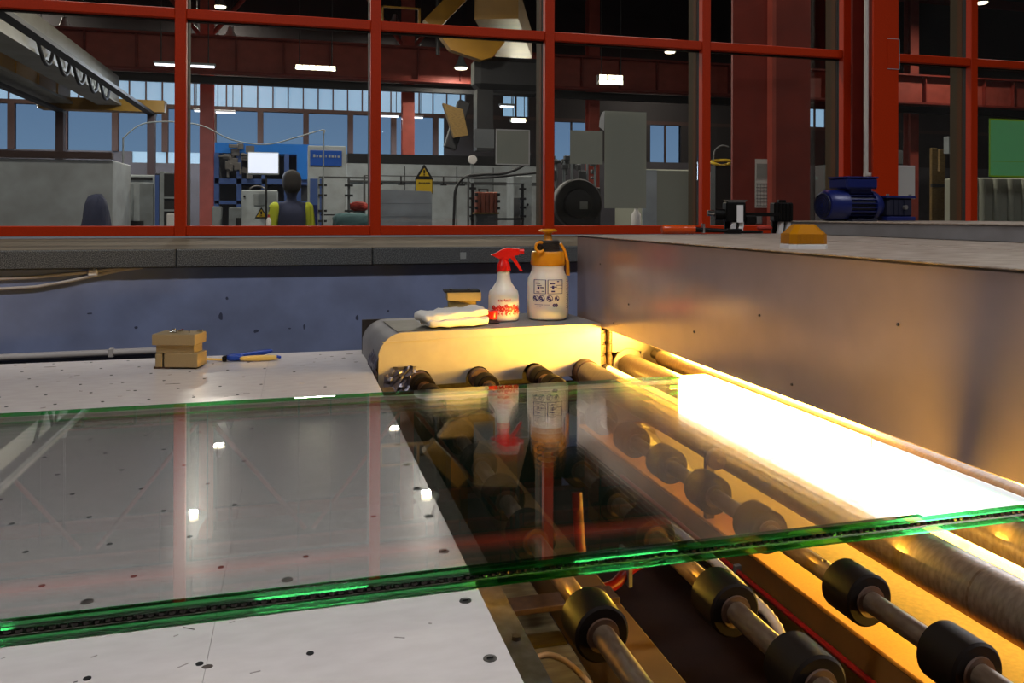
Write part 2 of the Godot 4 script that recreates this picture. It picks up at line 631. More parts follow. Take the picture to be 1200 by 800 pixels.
func room_shell() -> void:
	var a := room("floor")
	lim("slab", -4.45, 7.1, -0.2, 0.0, -4.3, 4.2, "room_floor", a)
	a = room("ceiling")
	lim("slab", -4.45, 7.1, 4.6, 4.8, -4.4, 4.2, "room_wall", a)
	a = room("wall_left")
	lim("face", -4.45, -4.25, 0, 4.6, -4.3, 4.2, "room_wall", a)
	a = room("wall_right")
	lim("face", 6.87, 7.1, 0, 4.6, -4.3, 4.2, "room_wall", a)
	a = room("wall_back")
	lim("face", -4.45, 7.1, 0, 4.6, 4.0, 4.2, "room_wall", a)
	# the low blue wall under the window with its stone cap
	a = room("wall_front")
	lim("face", -4.25, 6.87, 0, 1.165, -3.2, -2.9, "wall_blue", a)
	for m in [[-0.255, 0.997, 0.014, 0.03], [-0.235, 1.06, 0.01, 0.012], [0.02, 0.955, 0.009, 0.02], [-0.03, 0.95, 0.012, 0.006], [-0.14, 0.945, 0.02, 0.014], [-0.66, 1.02, 0.02, 0.006], [0.31, 1.0, 0.01, 0.01], [-0.52, 0.97, 0.012, 0.01], [0.2, 0.98, 0.014, 0.022]]:
		var st := S()
		var poly := []
		for k in 9:
			var f := TAU * k / 9.0
			var r := 0.6 + 0.4 * rng.randf()
			poly.append(Vector2(cos(f) * m[2] * r * 0.55, sin(f) * m[3] * r * 0.55))
		prism(st, poly, 0.0006, Transform3D(Basis.IDENTITY, Vector3(m[0], m[1], -2.9)))
		obj("scuff_mark", st, "scuff_dark", a)
	a = room("trim_1")
	var x := -4.25
	var n := 0
	while x < 6.8:
		var x1 := minf(x + 0.643, 6.87)
		lim("cap_stone", x + 0.0012, x1 - 0.0012, 1.168, 1.2295, -4.3, -2.862, "granite", a, 0.004)
		lim("cap_screed", x, x1, 1.2285, 1.2305, -4.3, -2.868, "concrete_top", a, 0.0008)
		x += 0.643
		n += 1
	lim("joint_shadow_gap", -4.25, 6.87, 1.165, 1.168, -3.2, -2.91, "hole", a)

func window_wall() -> void:
	var xs := [-4.25, -3.325, -2.399, -1.474, -0.548, 0.377, 1.301, 2.230, 3.155, 4.079, 5.005, 5.93, 6.87]
	for i in xs.size() - 1:
		var w := room("window_%d" % (i + 1))
		var x0: float = xs[i]
		var x1: float = xs[i + 1]
		lim("mullion", x0 - 0.026, x0 + 0.026, 1.232, 4.42, -4.175, -4.13, "red_frame", w, 0.003)
		lim("gasket", x0 - 0.024, x0 + 0.024, 1.235, 4.42, -4.205, -4.175, "gasket", w)
		lim("mullion_back", x0 - 0.026, x0 + 0.026, 1.235, 4.42, -4.30, -4.205, "khaki", w)
		for yy in [1.264, 2.306, 3.348]:
			lim("rail", x0 + 0.026, x1 - 0.026, yy - 0.024, yy + 0.024, -4.172, -4.136, "red_frame", w, 0.003)
			lim("rail_gasket", x0 + 0.024, x1 - 0.024, yy - 0.03, yy + 0.024, -4.2, -4.172, "gasket", w)
		for yy in [[1.288, 2.276], [2.33, 3.318], [3.372, 4.40]]:
			lim("pane", x0 + 0.024, x1 - 0.024, yy[0], yy[1], -4.192, -4.186, "pane", w)
	var b := room("trim_2")
	lim("sealant_strip", -4.25, 6.87, 1.2305, 1.2395, -4.2, -4.122, "sealant", b)
	b = room("wall_lintel")
	lim("face", -4.45, 7.1, 4.40, 4.6, -4.3, -4.1, "room_wall", b)
	# the steel column that stands in front of the glazing, with its pipe
	var c := thing("steel_column", "orange-red steel I-section column standing in front of the window behind the blue motor", "column", Vector3(3.24, 1.2305, -4.0))
	lim("front_flange", -0.085, 0.085, 0, 3.36, 0.08, 0.095, "red_frame", c, 0.002)
	lim("rear_flange", -0.085, 0.085, 0, 3.36, -0.1, -0.085, "red_dark", c, 0.002)
	lim("web", -0.006, 0.006, 0, 3.36, -0.085, 0.08, "red_dark", c)
	var p := thing("white_pipe", "thin white vertical pipe running up in front of the orange-red column", "pipe", Vector3(3.135, 1.2305, -3.94))
	cyl("pipe_run", Vector3.ZERO, Vector3(0, 3.36, 0), 0.013, "pipe_white", p, 14)
	for y in [0.35, 1.5, 2.6]:
		box("clip", Vector3(0.012, y, 0.003), Vector3(0.045, 0.02, 0.03), "pipe_white", p, 0.003)
	var s := thing("junction_plate", "flat red cover plate with pale edges on the orange-red column", "plate", Vector3(3.285, 2.27, -3.904))
	box("plate", Vector3(0, 0, 0.002), Vector3(0.08, 0.17, 0.004), "red_frame", s)
	for q in [[0.0, 0.086, 0.08, 0.003], [0.0, -0.086, 0.08, 0.003], [0.041, 0.0, 0.003, 0.172]]:
		box("pale_edge", Vector3(q[0], q[1], 0.002), Vector3(q[2], q[3], 0.005), "sealant", s)

# ---------------------------------------------------------------- front room
func cutting_table() -> void:
	var t := thing("cutting_table", "long white air-float table with a grid of small holes, left of the rollers", "table", Vector3(0, 0, 0))
	lim("top_panel", -1.75, -0.0778, 0.925, 0.95, -2.392, 0.25, "table_white", t, 0.0003)
	var st := S()
	prism(st, [Vector2(-0.0775, 2.392), Vector2(0.179, 2.392), Vector2(0.189, -0.25), Vector2(-0.0775, -0.25)], 0.025, Transform3D(Basis(Vector3.RIGHT, Vector3.FORWARD, Vector3.UP), Vector3(0, 0.925, 0)))
	obj("top_panel", st, "table_white", t)
	lim("table_frame", -1.72, 0.15, 0.84, 0.925, -2.36, 0.22, "bar_steel", t)
	for q in [[-1.65, -2.3], [0.08, -2.3], [-1.65, 0.15], [0.08, 0.15]]:
		lim("leg", q[0] - 0.04, q[0] + 0.04, 0, 0.84, q[1] - 0.04, q[1] + 0.04, "bar_steel", t)
	# air holes on a staggered 9 x 10 cm lattice
	var disc := CylinderMesh.new()
	disc.top_radius = 0.0034
	disc.bottom_radius = 0.0034
	disc.height = 0.0006
	disc.radial_segments = 12
	disc.rings = 1
	for r in 17:
		var z := -0.758 - 0.1005 * r
		for k in 12:
			var x := -0.0835 - 0.09 * k - (0.045 if r % 2 == 1 else 0.0)
			if x < -1.05:
				continue
			var h := put("air_hole", disc, "hole", t)
			h.position = Vector3(x, 0.9502, z)
	for q in [[0.009, -0.964], [0.011, -0.751], [0.096, -1.07], [0.06, -1.9], [-0.01, -2.1]]:
		var h := put("air_hole", disc, "hole", t)
		h.position = Vector3(q[0], 0.9502, q[1])
	for z in [-0.702, -0.813, -0.939, -1.053, -1.163, -1.278, -1.393, -1.508, -1.62, -1.735]:
		var sc := put("screw", screw_mesh(), "screw_steel", t)
		sc.position = Vector3(0.1665, 0.95, z)
		box("screw_slot", Vector3(0.1665, 0.9509, z), Vector3(0.006, 0.0008, 0.0012), "hole", t)
	for q in [[-0.011, -0.908], [-0.208, -0.908]]:
		var sc := put("screw", screw_mesh(), "screw_steel", t)
		sc.position = Vector3(q[0], 0.95, q[1])
	# rust spot, scratches and dirt flecks
	for q in [[-0.076, -0.751, 0.0055, 0.004], [0.14, -2.33, 0.012, 0.004], [0.09, -2.3, 0.006, 0.003], [0.12, -2.26, 0.008, 0.003], [0.15, -2.2, 0.006, 0.003], [0.06, -2.34, 0.004, 0.003], [-0.28, -2.02, 0.02, 0.003], [-0.62, -2.32, 0.016, 0.003]]:
		var poly := []
		for k in 8:
			var f := TAU * k / 8.0
			poly.append(Vector2(cos(f) * q[2], sin(f) * q[3]) * (0.55 + 0.45 * rng.randf()))
		slab("stain", poly, 0.0004, Transform3D(Basis(Vector3.RIGHT, Vector3.FORWARD, Vector3.UP), Vector3(q[0], 0.95, q[1])), "stain", t)
	for k in 60:
		var far := k < 44
		var c := Vector3(rng.randf_range(-0.75, 0.17), 0.9502, rng.randf_range(-2.37, -1.75)) if far else Vector3(rng.randf_range(-0.3, 0.16), 0.9502, rng.randf_range(-0.85, -0.65))
		box("scratch", c, Vector3(rng.randf_range(0.003, 0.014), 0.0004, rng.randf_range(0.0006, 0.0015)), "scratch" if k % 3 else "stain", t, 0.0, Basis(Vector3.UP, rng.randf_range(-0.6, 0.6)))
	# dark steel flat along the table edge
	var b := thing("edge_bar", "dark rusty flat steel bar along the right edge of the white table", "bar", Vector3(0.205, 0, 0))
	lim("flat", -0.012, 0.017, 0.915, 0.927, -1.97, -0.69, "bar_steel", b, 0.001)
	lim("flat", -0.012, 0.017, 0.912, 0.924, -0.686, 0.2, "bar_steel", b, 0.001)
	for z in [-1.8, -1.4, -0.77]:
		lim("bracket", -0.03, 0.0, 0.86, 0.915, z - 0.02, z + 0.02, "bar_steel", b)
		cyl("bolt", Vector3(0.004, 0.927, z), Vector3(0.004, 0.931, z), 0.005, "steel_dark", b, 6)

var _screw: Mesh
func screw_mesh() -> Mesh:
	if _screw == null:
		var st := S()
		lathe(st, [Vector2(0.0064, 0.0001), Vector2(0.006, 0.0007), Vector2(0.0042, 0.0007), Vector2(0.0038, 0.0003), Vector2(0, 0.0003)], Transform3D.IDENTITY, 18)
		st.generate_normals()
		_screw = st.commit()
	return _screw

func washer() -> void:
	var t := thing("glass_washer", "grey sheet-metal washing machine with a long flat front panel, right of the rollers", "machine", Vector3.ZERO)
	lim("front_panel", 0.81, 0.835, 1.0345, 1.2815, -2.295, 0.6, "panel_grey", t, 0.002)
	lim("end_panel", 0.835, 2.25, 1.0345, 1.2815, -2.295, -2.27, "panel_grey", t, 0.002)
	lim("dark_seam", 0.8095, 2.25, 1.2805, 1.2832, -2.293, 0.6, "panel_trim", t)
	lim("top_sheet", 0.806, 1.22, 1.2832, 1.286, -2.298, 0.6, "panel_top", t, 0.001)
	lim("top_sheet", 1.2205, 2.26, 1.2832, 1.2868, -2.298, 0.6, "panel_top", t, 0.001)
	lim("back_panel", 2.25, 2.27, 0.0, 1.2815, -2.295, 0.6, "panel_grey", t)
	lim("rear_skirt", 0.835, 2.25, 0.0, 1.0345, -2.36, -2.33, "panel_grey", t)
	lim("front_skirt", 1.02, 1.04, 0.0, 1.0345, -2.13, 0.6, "box_steel", t)
	lim("drip_ledge", 0.802, 0.925, 0.790, 0.794, -2.0, 0.3, "rusty", t)
	lim("ledge_foot", 0.84, 0.87, 0.61, 0.790, -1.95, -1.9, "rusty", t)
	lim("ledge_foot", 0.84, 0.87, 0.61, 0.790, 0.2, 0.25, "rusty", t)
	lim("base_pan", 0.835, 1.02, 0.6, 0.61, -2.13, 0.6, "rusty", t)
	lim("inner_roof", 0.835, 1.04, 1.2, 1.21, -2.13, 0.6, "box_steel", t)
	# lit plate at the far end of the slot, with the hole for the last roller
	var st := S()
	var poly := [Vector2(0.862, 0.84), Vector2(1.03, 0.84), Vector2(1.03, 1.2), Vector2(0.862, 1.2), Vector2(0.862, 0.955)]
	for k in 13:
		var f := deg_to_rad(160.0 - 320.0 * k / 12.0)
		poly.append(Vector2(0.91 + cos(f) * 0.037, 0.917 + sin(f) * 0.037))
	poly.append(Vector2(0.862, 0.945 - 0.04))
	prism(st, [Vector2(0.862, 0.957), Vector2(1.03, 0.957), Vector2(1.03, 1.2), Vector2(0.862, 1.2)], 0.008, Transform3D(Basis.IDENTITY, Vector3(0, 0, -2.15)))
	prism(st, [Vector2(0.951, 0.82), Vector2(1.03, 0.82), Vector2(1.03, 0.957), Vector2(0.951, 0.957)], 0.008, Transform3D(Basis.IDENTITY, Vector3(0, 0, -2.15)))
	prism(st, [Vector2(0.862, 0.82), Vector2(0.951, 0.82), Vector2(0.951, 0.87), Vector2(0.862, 0.87)], 0.008, Transform3D(Basis.IDENTITY, Vector3(0, 0, -2.15)))
	obj("end_plate", st, "box_steel", t)
	# two dark banded posts between the end box and the plate
	for q in [[0.822, -2.135, 0.017], [0.850, -2.135, 0.009]]:
		var s2 := S()
		var pr := [Vector2(0, 0.8)]
		var y := 0.8
		while y < 1.02:
			pr.append_array([Vector2(q[2], y), Vector2(q[2], y + 0.022), Vector2(q[2] * 0.8, y + 0.024), Vector2(q[2] * 0.8, y + 0.03)])
			y += 0.032
		pr.append(Vector2(0, y))
		lathe(s2, pr, Transform3D(Basis.IDENTITY, Vector3(q[0], 0, q[1])), 18)
		obj("banded_post", s2, "shaft_steel", t)
	for q in [[1.195, -0.95], [1.165, -1.3], [1.12, -0.6], [1.21, -2.1], [1.12, -1.9], [1.06, -2.0], [1.06, -1.2], [1.1, -1.55]]:
		cyl("rivet", Vector3(0.8095, q[0], q[1]), Vector3(0.8075, q[0], q[1]), 0.0022, "panel_trim", t, 10)
	var p := thing("washer_plinth", "long low grey steel plinth on top of the machine, under the blue motor", "plinth", Vector3(1.55, 1.2868, -2.42))
	lim("plinth_body", 0, 0.75, 0, 0.038, 0, 3.0, "plinth_grey", p, 0.002)
	lim("cover_sheet", -0.004, 0.75, 0.038, 0.0415, -0.004, 3.0, "panel_top", p, 0.001)
	# lamps hidden behind the front panel: an amber bar and a white diffuser above it
	var l := thing("slot_lamp", "amber lamp bar glowing low inside the slot of the machine", "lamp", Vector3(0.99, 1.0035, -1.62))
	box("lamp_housing", Vector3(0.015, 0, 0), Vector3(0.02, 0.06, 0.8), "box_steel", l)
	box("diffuser", Vector3(0, 0, 0), Vector3(0.012, 0.055, 0.8), "lamp_amber", l)
	area("lamp_light", Vector3(-0.008, 0, 0), Vector3.LEFT, Vector2(0.8, 0.055), AMBER, SLOT_E, l)
	var v := thing("white_diffuser", "white glowing diffuser panel inside the machine, mirrored in the glass sheet", "lamp", Vector3(0.99, 1.062, -0.98))
	box("backing", Vector3(0.015, 0, 0), Vector3(0.02, 0.052, 2.02), "box_steel", v)
	box("lamp_face", Vector3(0, 0, 0), Vector3(0.012, 0.049, 1.98), "lamp_slot_white", v)
	box("lower_face", Vector3(0, -0.0555, 0.37), Vector3(0.012, 0.058, 1.21), "lamp_slot_white", v)
	area("lamp_light", Vector3(-0.008, 0, 0), Vector3.LEFT, Vector2(1.98, 0.049), Color(0.95, 0.97, 1.0), 0.3, v)
	var w := thing("under_lamp", "amber lamp bar under the wide rollers that lights the ledge", "lamp", Vector3(0.935, 0.838, -0.85))
	box("lamp_housing", Vector3(0.012, 0, 0), Vector3(0.016, 0.04, 2.3), "box_steel", w)
	box("diffuser", Vector3(0, 0, 0), Vector3(0.01, 0.03, 2.25), "lamp_amber", w)
	lim("lamp_foot", 0.004, 0.02, -0.228, -0.02, -1.0, -0.96, "box_steel", w)
	lim("lamp_foot", 0.004, 0.02, -0.228, -0.02, 0.96, 1.0, "box_steel", w)
	area("lamp_light", Vector3(-0.007, 0, 0), Vector3.LEFT, Vector2(2.25, 0.03), AMBER, UNDER_E, w)
	var u := thing("amber_tube", "glowing amber lamp tube lying between the two wide rollers", "lamp", Vector3(0.835, 0.919, -0.85))
	cyl("glass_tube", Vector3(0, 0, -1.25), Vector3(0, 0, 1.2), 0.008, "tube_amber", u, 14)
	for z in [-1.26, 1.2]:
		cyl("tube_cap", Vector3(0, 0, z - 0.01), Vector3(0, 0, z + 0.012), 0.0095, "alu", u, 14)
	lim("trough", -0.036, 0.04, -0.03, -0.027, -1.27, 1.21, "box_steel", u)
	lim("trough_side", -0.036, -0.034, -0.027, -0.004, -1.27, 1.21, "box_steel", u)
	area("tube_light", Vector3(0, 0.0095, 0), Vector3.UP, Vector2(2.4, 0.015), AMBER, TUBE_E, u)
	# round rail that the sheet runs against
	var r := thing("guide_rail", "round yellow-lit steel guide rail along the slot behind the front panel edge", "rail", Vector3(0.972, 0.953, 0))
	cyl("rail_tube", Vector3(0, 0, -2.05), Vector3(0, 0, 0.4), 0.0205, "barrel_steel", r, 24, -1.0, 0.003)
	cyl("rail_end", Vector3(0, 0, -2.1), Vector3(0, 0, -2.05), 0.012, "steel_dark", r, 16)
	lim("rail_bracket", 0.02, 0.048, -0.03, 0.01, -1.9, -1.86, "steel_dark", r)

func drum_mesh() -> Array:
	var a := S()
	lathe(a, [Vector2(0.0118, -0.024), Vector2(0.0265, -0.024), Vector2(0.029, -0.0215), Vector2(0.029, 0.0215), Vector2(0.0265, 0.024), Vector2(0.0118, 0.024)], along(Vector3.BACK, Vector3.ZERO), 40)
	a.generate_normals()
	var b := S()
	lathe(b, [Vector2(0.0112, -0.0262), Vector2(0.017, -0.0262), Vector2(0.0175, -0.0238)], along(Vector3.FORWARD, Vector3.ZERO), 30)
	b.generate_normals()
	return [a.commit(), b.commit()]

func rollers() -> void:
	var dm := drum_mesh()
	var lab := ["steel roller shaft with black rubber drums, nearest the white table", "steel roller shaft with black rubber drums, middle of the three thin ones", "steel roller shaft with black rubber drums, next to the wide bare rollers"]
	var zs := [[-0.53, -0.79, -1.03, -1.18, -1.35, -1.52, -1.69, -1.86, -1.985], [-0.5, -0.655, -0.80, -1.0, -1.13, -1.29, -1.45, -1.62, -1.79, -1.96], [-0.49, -0.636, -0.783, -0.98, -1.125, -1.27, -1.42, -1.58, -1.74, -1.9, -2.0]]
	for i in 3:
		var x: float = [0.299, 0.455, 0.611][i]
		var t := thing("conveyor_roller", lab[i], "roller", Vector3(x, 0.921, 0), 0.0, "")
		cyl("shaft", Vector3(0, 0, -2.14), Vector3(0, 0, 0.3), 0.0118, "shaft_steel", t, 24)
		for z in zs[i]:
			var d := put("drum", dm[0], "drum_rubber", t)
			d.position.z = z
			var f := put("hub_face", dm[1], "drum_face", d)
			f.position.z = 0.0
		for z in [-0.9, -0.57, -1.6]:
			cyl("pin", Vector3(0.0, 0.009, z + 0.03 * i), Vector3(0.0, 0.0128, z + 0.03 * i), 0.003, "steel_dark", t, 10)
		cyl("end_collar", Vector3(0, 0, -2.06), Vector3(0, 0, -2.035), 0.027, "drum_face", t, 30, -1.0, 0.002)
	for q in [[0.758, "wide bare steel roller just left of the glowing tube"], [0.913, "wide bare steel roller just right of the glowing tube"]]:
		var t := thing("wide_roller", q[1], "roller", Vector3(q[0], 0.917, 0))
		cyl("barrel", Vector3(0, 0, -2.05 if q[0] < 0.8 else -2.14), Vector3(0, 0, 0.3), 0.033, "barrel_steel", t, 48, -1.0, 0.001)
		cyl("collar", Vector3(0, 0, -2.12 if q[0] < 0.8 else -2.149), Vector3(0, 0, -2.05 if q[0] < 0.8 else -2.14), 0.0355 if q[0] < 0.8 else 0.049, "drum_face" if q[0] < 0.8 else "box_steel", t, 40, -1.0, 0.002)
		cyl("wear_band", Vector3(0, 0, -0.745), Vector3(0, 0, -0.742), 0.03312, "shaft_steel", t, 40)
		cyl("journal", Vector3(0, 0, 0.3), Vector3(0, 0, 0.36), 0.016, "shaft_steel", t, 20)
	var w := thing("idler_wheel", "small pale wheel under the glass beside the wide roller", "wheel", Vector3(0.706, 0.921, -1.27))
	var st := S()
	lathe(st, [Vector2(0, -0.006), Vector2(0.017, -0.006), Vector2(0.0185, -0.004), Vector2(0.0185, 0.004), Vector2(0.017, 0.006), Vector2(0.006, 0.006), Vector2(0.005, 0.004), Vector2(0.003, 0.004), Vector2(0.003, 0.01), Vector2(0, 0.01)], along(Vector3.BACK, Vector3.ZERO), 28)
	obj("wheel_disc", st, "cable_tan", w)
	cyl("axle_arm", Vector3(0, 0, -0.055), Vector3(0.02, 0, -0.055), 0.004, "steel_dark", w, 10)
	cyl("axle", Vector3(0, 0, -0.057), Vector3(0, 0, -0.006), 0.004, "steel_dark", w, 10)
	lim("axle_bracket", 0.008, 0.024, -0.124, 0.008, -0.06, -0.05, "steel_dark", w)

func under_rollers() -> void:
	# welded beams that run beneath the shafts
	var t := thing("support_beam", "brown channel beam with a yellow-lit ledge, seen below the third roller", "beam", Vector3(0, 0, 0))
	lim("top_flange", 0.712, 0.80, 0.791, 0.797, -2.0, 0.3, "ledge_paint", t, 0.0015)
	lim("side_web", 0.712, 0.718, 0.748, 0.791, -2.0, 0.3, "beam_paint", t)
	lim("foot", 0.72, 0.76, 0.57, 0.791, -1.95, -1.88, "beam_paint", t)
	lim("foot", 0.72, 0.76, 0.57, 0.791, 0.2, 0.27, "beam_paint", t)
	t = thing("support_beam", "dim brown flat beam between the first and second rollers", "beam", Vector3(0, 0, 0))
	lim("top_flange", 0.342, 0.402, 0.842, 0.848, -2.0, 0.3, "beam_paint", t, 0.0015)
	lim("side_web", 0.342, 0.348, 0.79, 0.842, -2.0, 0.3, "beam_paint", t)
	lim("foot", 0.35, 0.39, 0.57, 0.842, -1.95, -1.88, "beam_paint", t)
	lim("foot", 0.35, 0.39, 0.57, 0.842, 0.2, 0.27, "beam_paint", t)
	t = thing("drip_tray", "dark red-brown tray under the rollers", "tray", Vector3(0, 0, 0))
	lim("tray_floor", 0.22, 0.82, 0.56, 0.57, -2.2, 0.4, "pit_dark", t)
	for q in [[0.3, -2.1], [0.78, -2.1], [0.3, 0.3], [0.78, 0.3]]:
		lim("leg", q[0] - 0.02, q[0] + 0.02, 0, 0.56, q[1] - 0.02, q[1] + 0.02, "bar_steel", t)
	var z := -1.12
	for k in 5:
		var b := thing("tray_board", ["furthest short olive-brown board lying in the tray beside the edge bar", "second short olive-brown board lying in the tray", "middle short olive-brown board lying in the tray", "fourth short olive-brown board in the tray, under the tan cable", "nearest short olive-brown board in the tray, below the first drum"][k], "board", Vector3(0.28, 0.57, z), 0.0, "boards in the tray")
		box("plank", Vector3(0, 0.224, 0), Vector3(0.112, 0.012 - 0.003 * (k % 2), 0.088), "pit_board", b, 0.002)
		box("batten", Vector3(0, 0.109, 0), Vector3(0.09, 0.218, 0.03), "pit_board", b)
		z += 0.094
	t = thing("cross_strap", "short rusty cross strap below the glass edge beside the edge bar", "strap", Vector3(0, 0, 0))
	lim("strap", 0.222, 0.40, 0.8482, 0.8562, -1.0, -0.965, "rusty", t, 0.001)
	lim("strap_end", 0.36, 0.385, 0.8562, 0.862, -0.992, -0.973, "rusty", t, 0.001)
	# hoses and cables
	t = thing("red_hose", "shiny red hose bent in a U between the first two rollers", "hose")
	wire("hose_run", [Vector3(0.424, 0.91, -1.2), Vector3(0.424, 0.84, -1.185), Vector3(0.427, 0.80, -1.17), Vector3(0.442, 0.781, -1.15), Vector3(0.468, 0.783, -1.15), Vector3(0.50, 0.80, -1.16), Vector3(0.56, 0.815, -1.17), Vector3(0.6, 0.818, -1.18)], 0.0085, "red_hose", t, 12)
	lim("hose_clip", 0.487, 0.493, 0.78, 0.83, -1.18, -1.14, "alu", t)
	t = thing("ribbed_hose", "thin grey ribbed hose rising beside the middle roller", "hose")
	wire("hose_run", [Vector3(0.535, 0.865, -1.2), Vector3(0.548, 0.872, -1.12), Vector3(0.56, 0.865, -1.03), Vector3(0.572, 0.85, -0.95), Vector3(0.582, 0.82, -0.88), Vector3(0.585, 0.7, -0.85), Vector3(0.585, 0.572, -0.85)], 0.006, "hose_grey", t, 10, 16, 0.0012)
	t = thing("red_cable", "ribbed red cable clipped along the foot of the yellow-lit beam", "cable")
	wire("cable_run", [Vector3(0.707, 0.757, -1.7), Vector3(0.706, 0.755, -1.2), Vector3(0.706, 0.753, -0.9), Vector3(0.706, 0.753, -0.5), Vector3(0.706, 0.753, 0.2)], 0.0042, "red_hose", t, 8, 60, 0.0006)
	for zz in [-1.2, -0.845, -0.5]:
		box("cable_clip", Vector3(0.7065, 0.757, zz), Vector3(0.012, 0.018, 0.008), "alu", t, 0.001)
	t = thing("tan_cable", "thin tan cable looping over the olive-brown boards at the bottom edge", "cable")
	wire("cable_run", [Vector3(0.232, 0.804, -0.84), Vector3(0.25, 0.815, -0.885), Vector3(0.274, 0.827, -0.908), Vector3(0.299, 0.829, -0.892), Vector3(0.318, 0.82, -0.84), Vector3(0.328, 0.804, -0.76)], 0.0035, "cable_tan", t, 8)
	# crumpled film lying on the third shaft
	t = thing("film_strip", "crumpled shiny strip of packing film lying on the ledge, seen through the glass", "film")
	var st := S()
	var prev := []
	for i in 34:
		var f := i / 33.0
		var c := Vector3(lerpf(0.825, 0.769, f), 0.813, lerpf(-1.89, -1.236, f))
		c.y += 0.012 * sin(f * 21.0)
		var wd := 0.010 + 0.012 * absf(sin(f * 9.0))
		var row := []
		for k in 5:
			var s := (k - 2) / 2.0
			row.append(c + Vector3(s * wd, rng.randf_range(-0.006, 0.006), rng.randf_range(-0.005, 0.005)))
		if prev.size():
			st.set_smooth_group(-1)
			for k in 4:
				quad(st, prev[k], row[k], row[k + 1], prev[k + 1])
				quad(st, prev[k] - Vector3(0, 0.0004, 0), prev[k + 1] - Vector3(0, 0.0004, 0), row[k + 1] - Vector3(0, 0.0004, 0), row[k] - Vector3(0, 0.0004, 0))
		prev = row
	obj("film", st, "film", t)

func end_box() -> void:
	# long drive housing at the far end of the rollers, rounded at its left end
	var t := thing("drive_housing", "long steel roller drive box with a rounded left end, lit yellow from the slot", "housing", Vector3(0.515, 0.0, -2.07), 4.0)
	var prof := []
	var r := 0.045
	var x0 := -0.322
	var x1 := 0.292
	var st := S()
	# front sheet: outline with four round notches along the bottom
	var outline := [Vector2(x1, 0.907), Vector2(x1, 1.047)]
	for k in 9:
		var f := deg_to_rad(90.0 + 78.0 * k / 8.0)
		outline.append(Vector2(x0 + r + 0.02 + cos(f) * (r + 0.02), 1.047 - r - 0.02 + sin(f) * (r + 0.02)))
	outline.append(Vector2(x0, 0.907))
	for xx in [-0.216, -0.06, 0.096, 0.243]:
		var rr := 0.034 if xx < 0.2 else 0.038
		for k in 11:
			var f := deg_to_rad(192.0 - 204.0 * k / 10.0)
			outline.append(Vector2(xx + cos(f) * rr, 0.916 + sin(f) * rr))
	prism(st, outline, 0.003, Transform3D.IDENTITY)
	obj("front_sheet", st, "box_steel", t)
	# wrap-over cover
	st = S()
	st.set_smooth_group(1)
	var top := [Vector2(x1, 1.047)]
	for k in 13:
		var f := deg_to_rad(90.0 + 78.0 * k / 12.0)
		top.append(Vector2(x0 + r + 0.02 + cos(f) * (r + 0.02), 1.047 - r - 0.02 + sin(f) * (r + 0.02)))
	top.append(Vector2(x0, 0.9))
	for i in top.size() - 1:
		var a: Vector2 = top[i]
		var b: Vector2 = top[i + 1]
		quad(st, Vector3(a.x, a.y, 0.003), Vector3(a.x, a.y, -0.275), Vector3(b.x, b.y, -0.275), Vector3(b.x, b.y, 0.003))
		quad(st, Vector3(a.x, a.y - 0.003, 0.003), Vector3(b.x, b.y - 0.003, 0.003), Vector3(b.x, b.y - 0.003, -0.275), Vector3(a.x, a.y - 0.003, -0.275))
	obj("cover", st, "plinth_grey", t)
	lim("end_sheet", x1 - 0.003, x1, 0.86, 1.047, -0.275, 0.0, "box_steel", t)
	lim("back_sheet", x0, x1, 0.0, 1.047, -0.28, -0.275, "bar_steel", t)
	lim("hatch", x0 + 0.05, x0 + 0.14, 1.047, 1.0485, -0.22, -0.012, "hatch_olive", t, 0.0006)
	lim("stiffener", x0 + 0.01, x1, 1.024, 1.0265, 0.003, 0.0045, "box_steel", t)
	lim("inner_rail", x0, x1, 0.86, 0.885, -0.05, -0.03, "bar_steel", t)
	# plastic wrapping taped round the left end
	st = S()
	st.set_smooth_group(-1)
	var g := []
	for i in 12:
		var row := []
		for j in 9:
			row.append(Vector3(x0 + 0.012 + 0.0075 * i + rng.randf_range(-0.002, 0.002), 0.895 + 0.0085 * j + rng.randf_range(-0.002, 0.002), 0.012 + rng.randf_range(-0.005, 0.007)))
		g.append(row)
	for i in 11:
		for j in 8:
			if j > 5 and i < 3:
				continue
			face(st, [g[i][j], g[i + 1][j], g[i + 1][j + 1]], Vector3(0, 0.93, -0.5))
			face(st, [g[i][j], g[i + 1][j + 1], g[i][j + 1]], Vector3(0, 0.93, -0.5))
	obj("crumpled_wrap", st, "foil", t)
	st = S()
	st.set_smooth_group(-1)
	g = []
	for i in 10:
		var row := []
		for j in 12:
			row.append(Vector3(x0 - 0.006 + rng.randf_range(-0.004, 0.003) + (0.008 if j > 9 else 0.0), 0.89 + 0.0095 * j, 0.01 - 0.013 * i + rng.randf_range(-0.003, 0.003)))
		g.append(row)
	for i in 9:
		for j in 11:
			face(st, [g[i][j], g[i + 1][j], g[i + 1][j + 1]], Vector3(1, 0.93, 0))
			face(st, [g[i][j], g[i + 1][j + 1], g[i][j + 1]], Vector3(1, 0.93, 0))
	obj("shiny_tape", st, "foil", t)

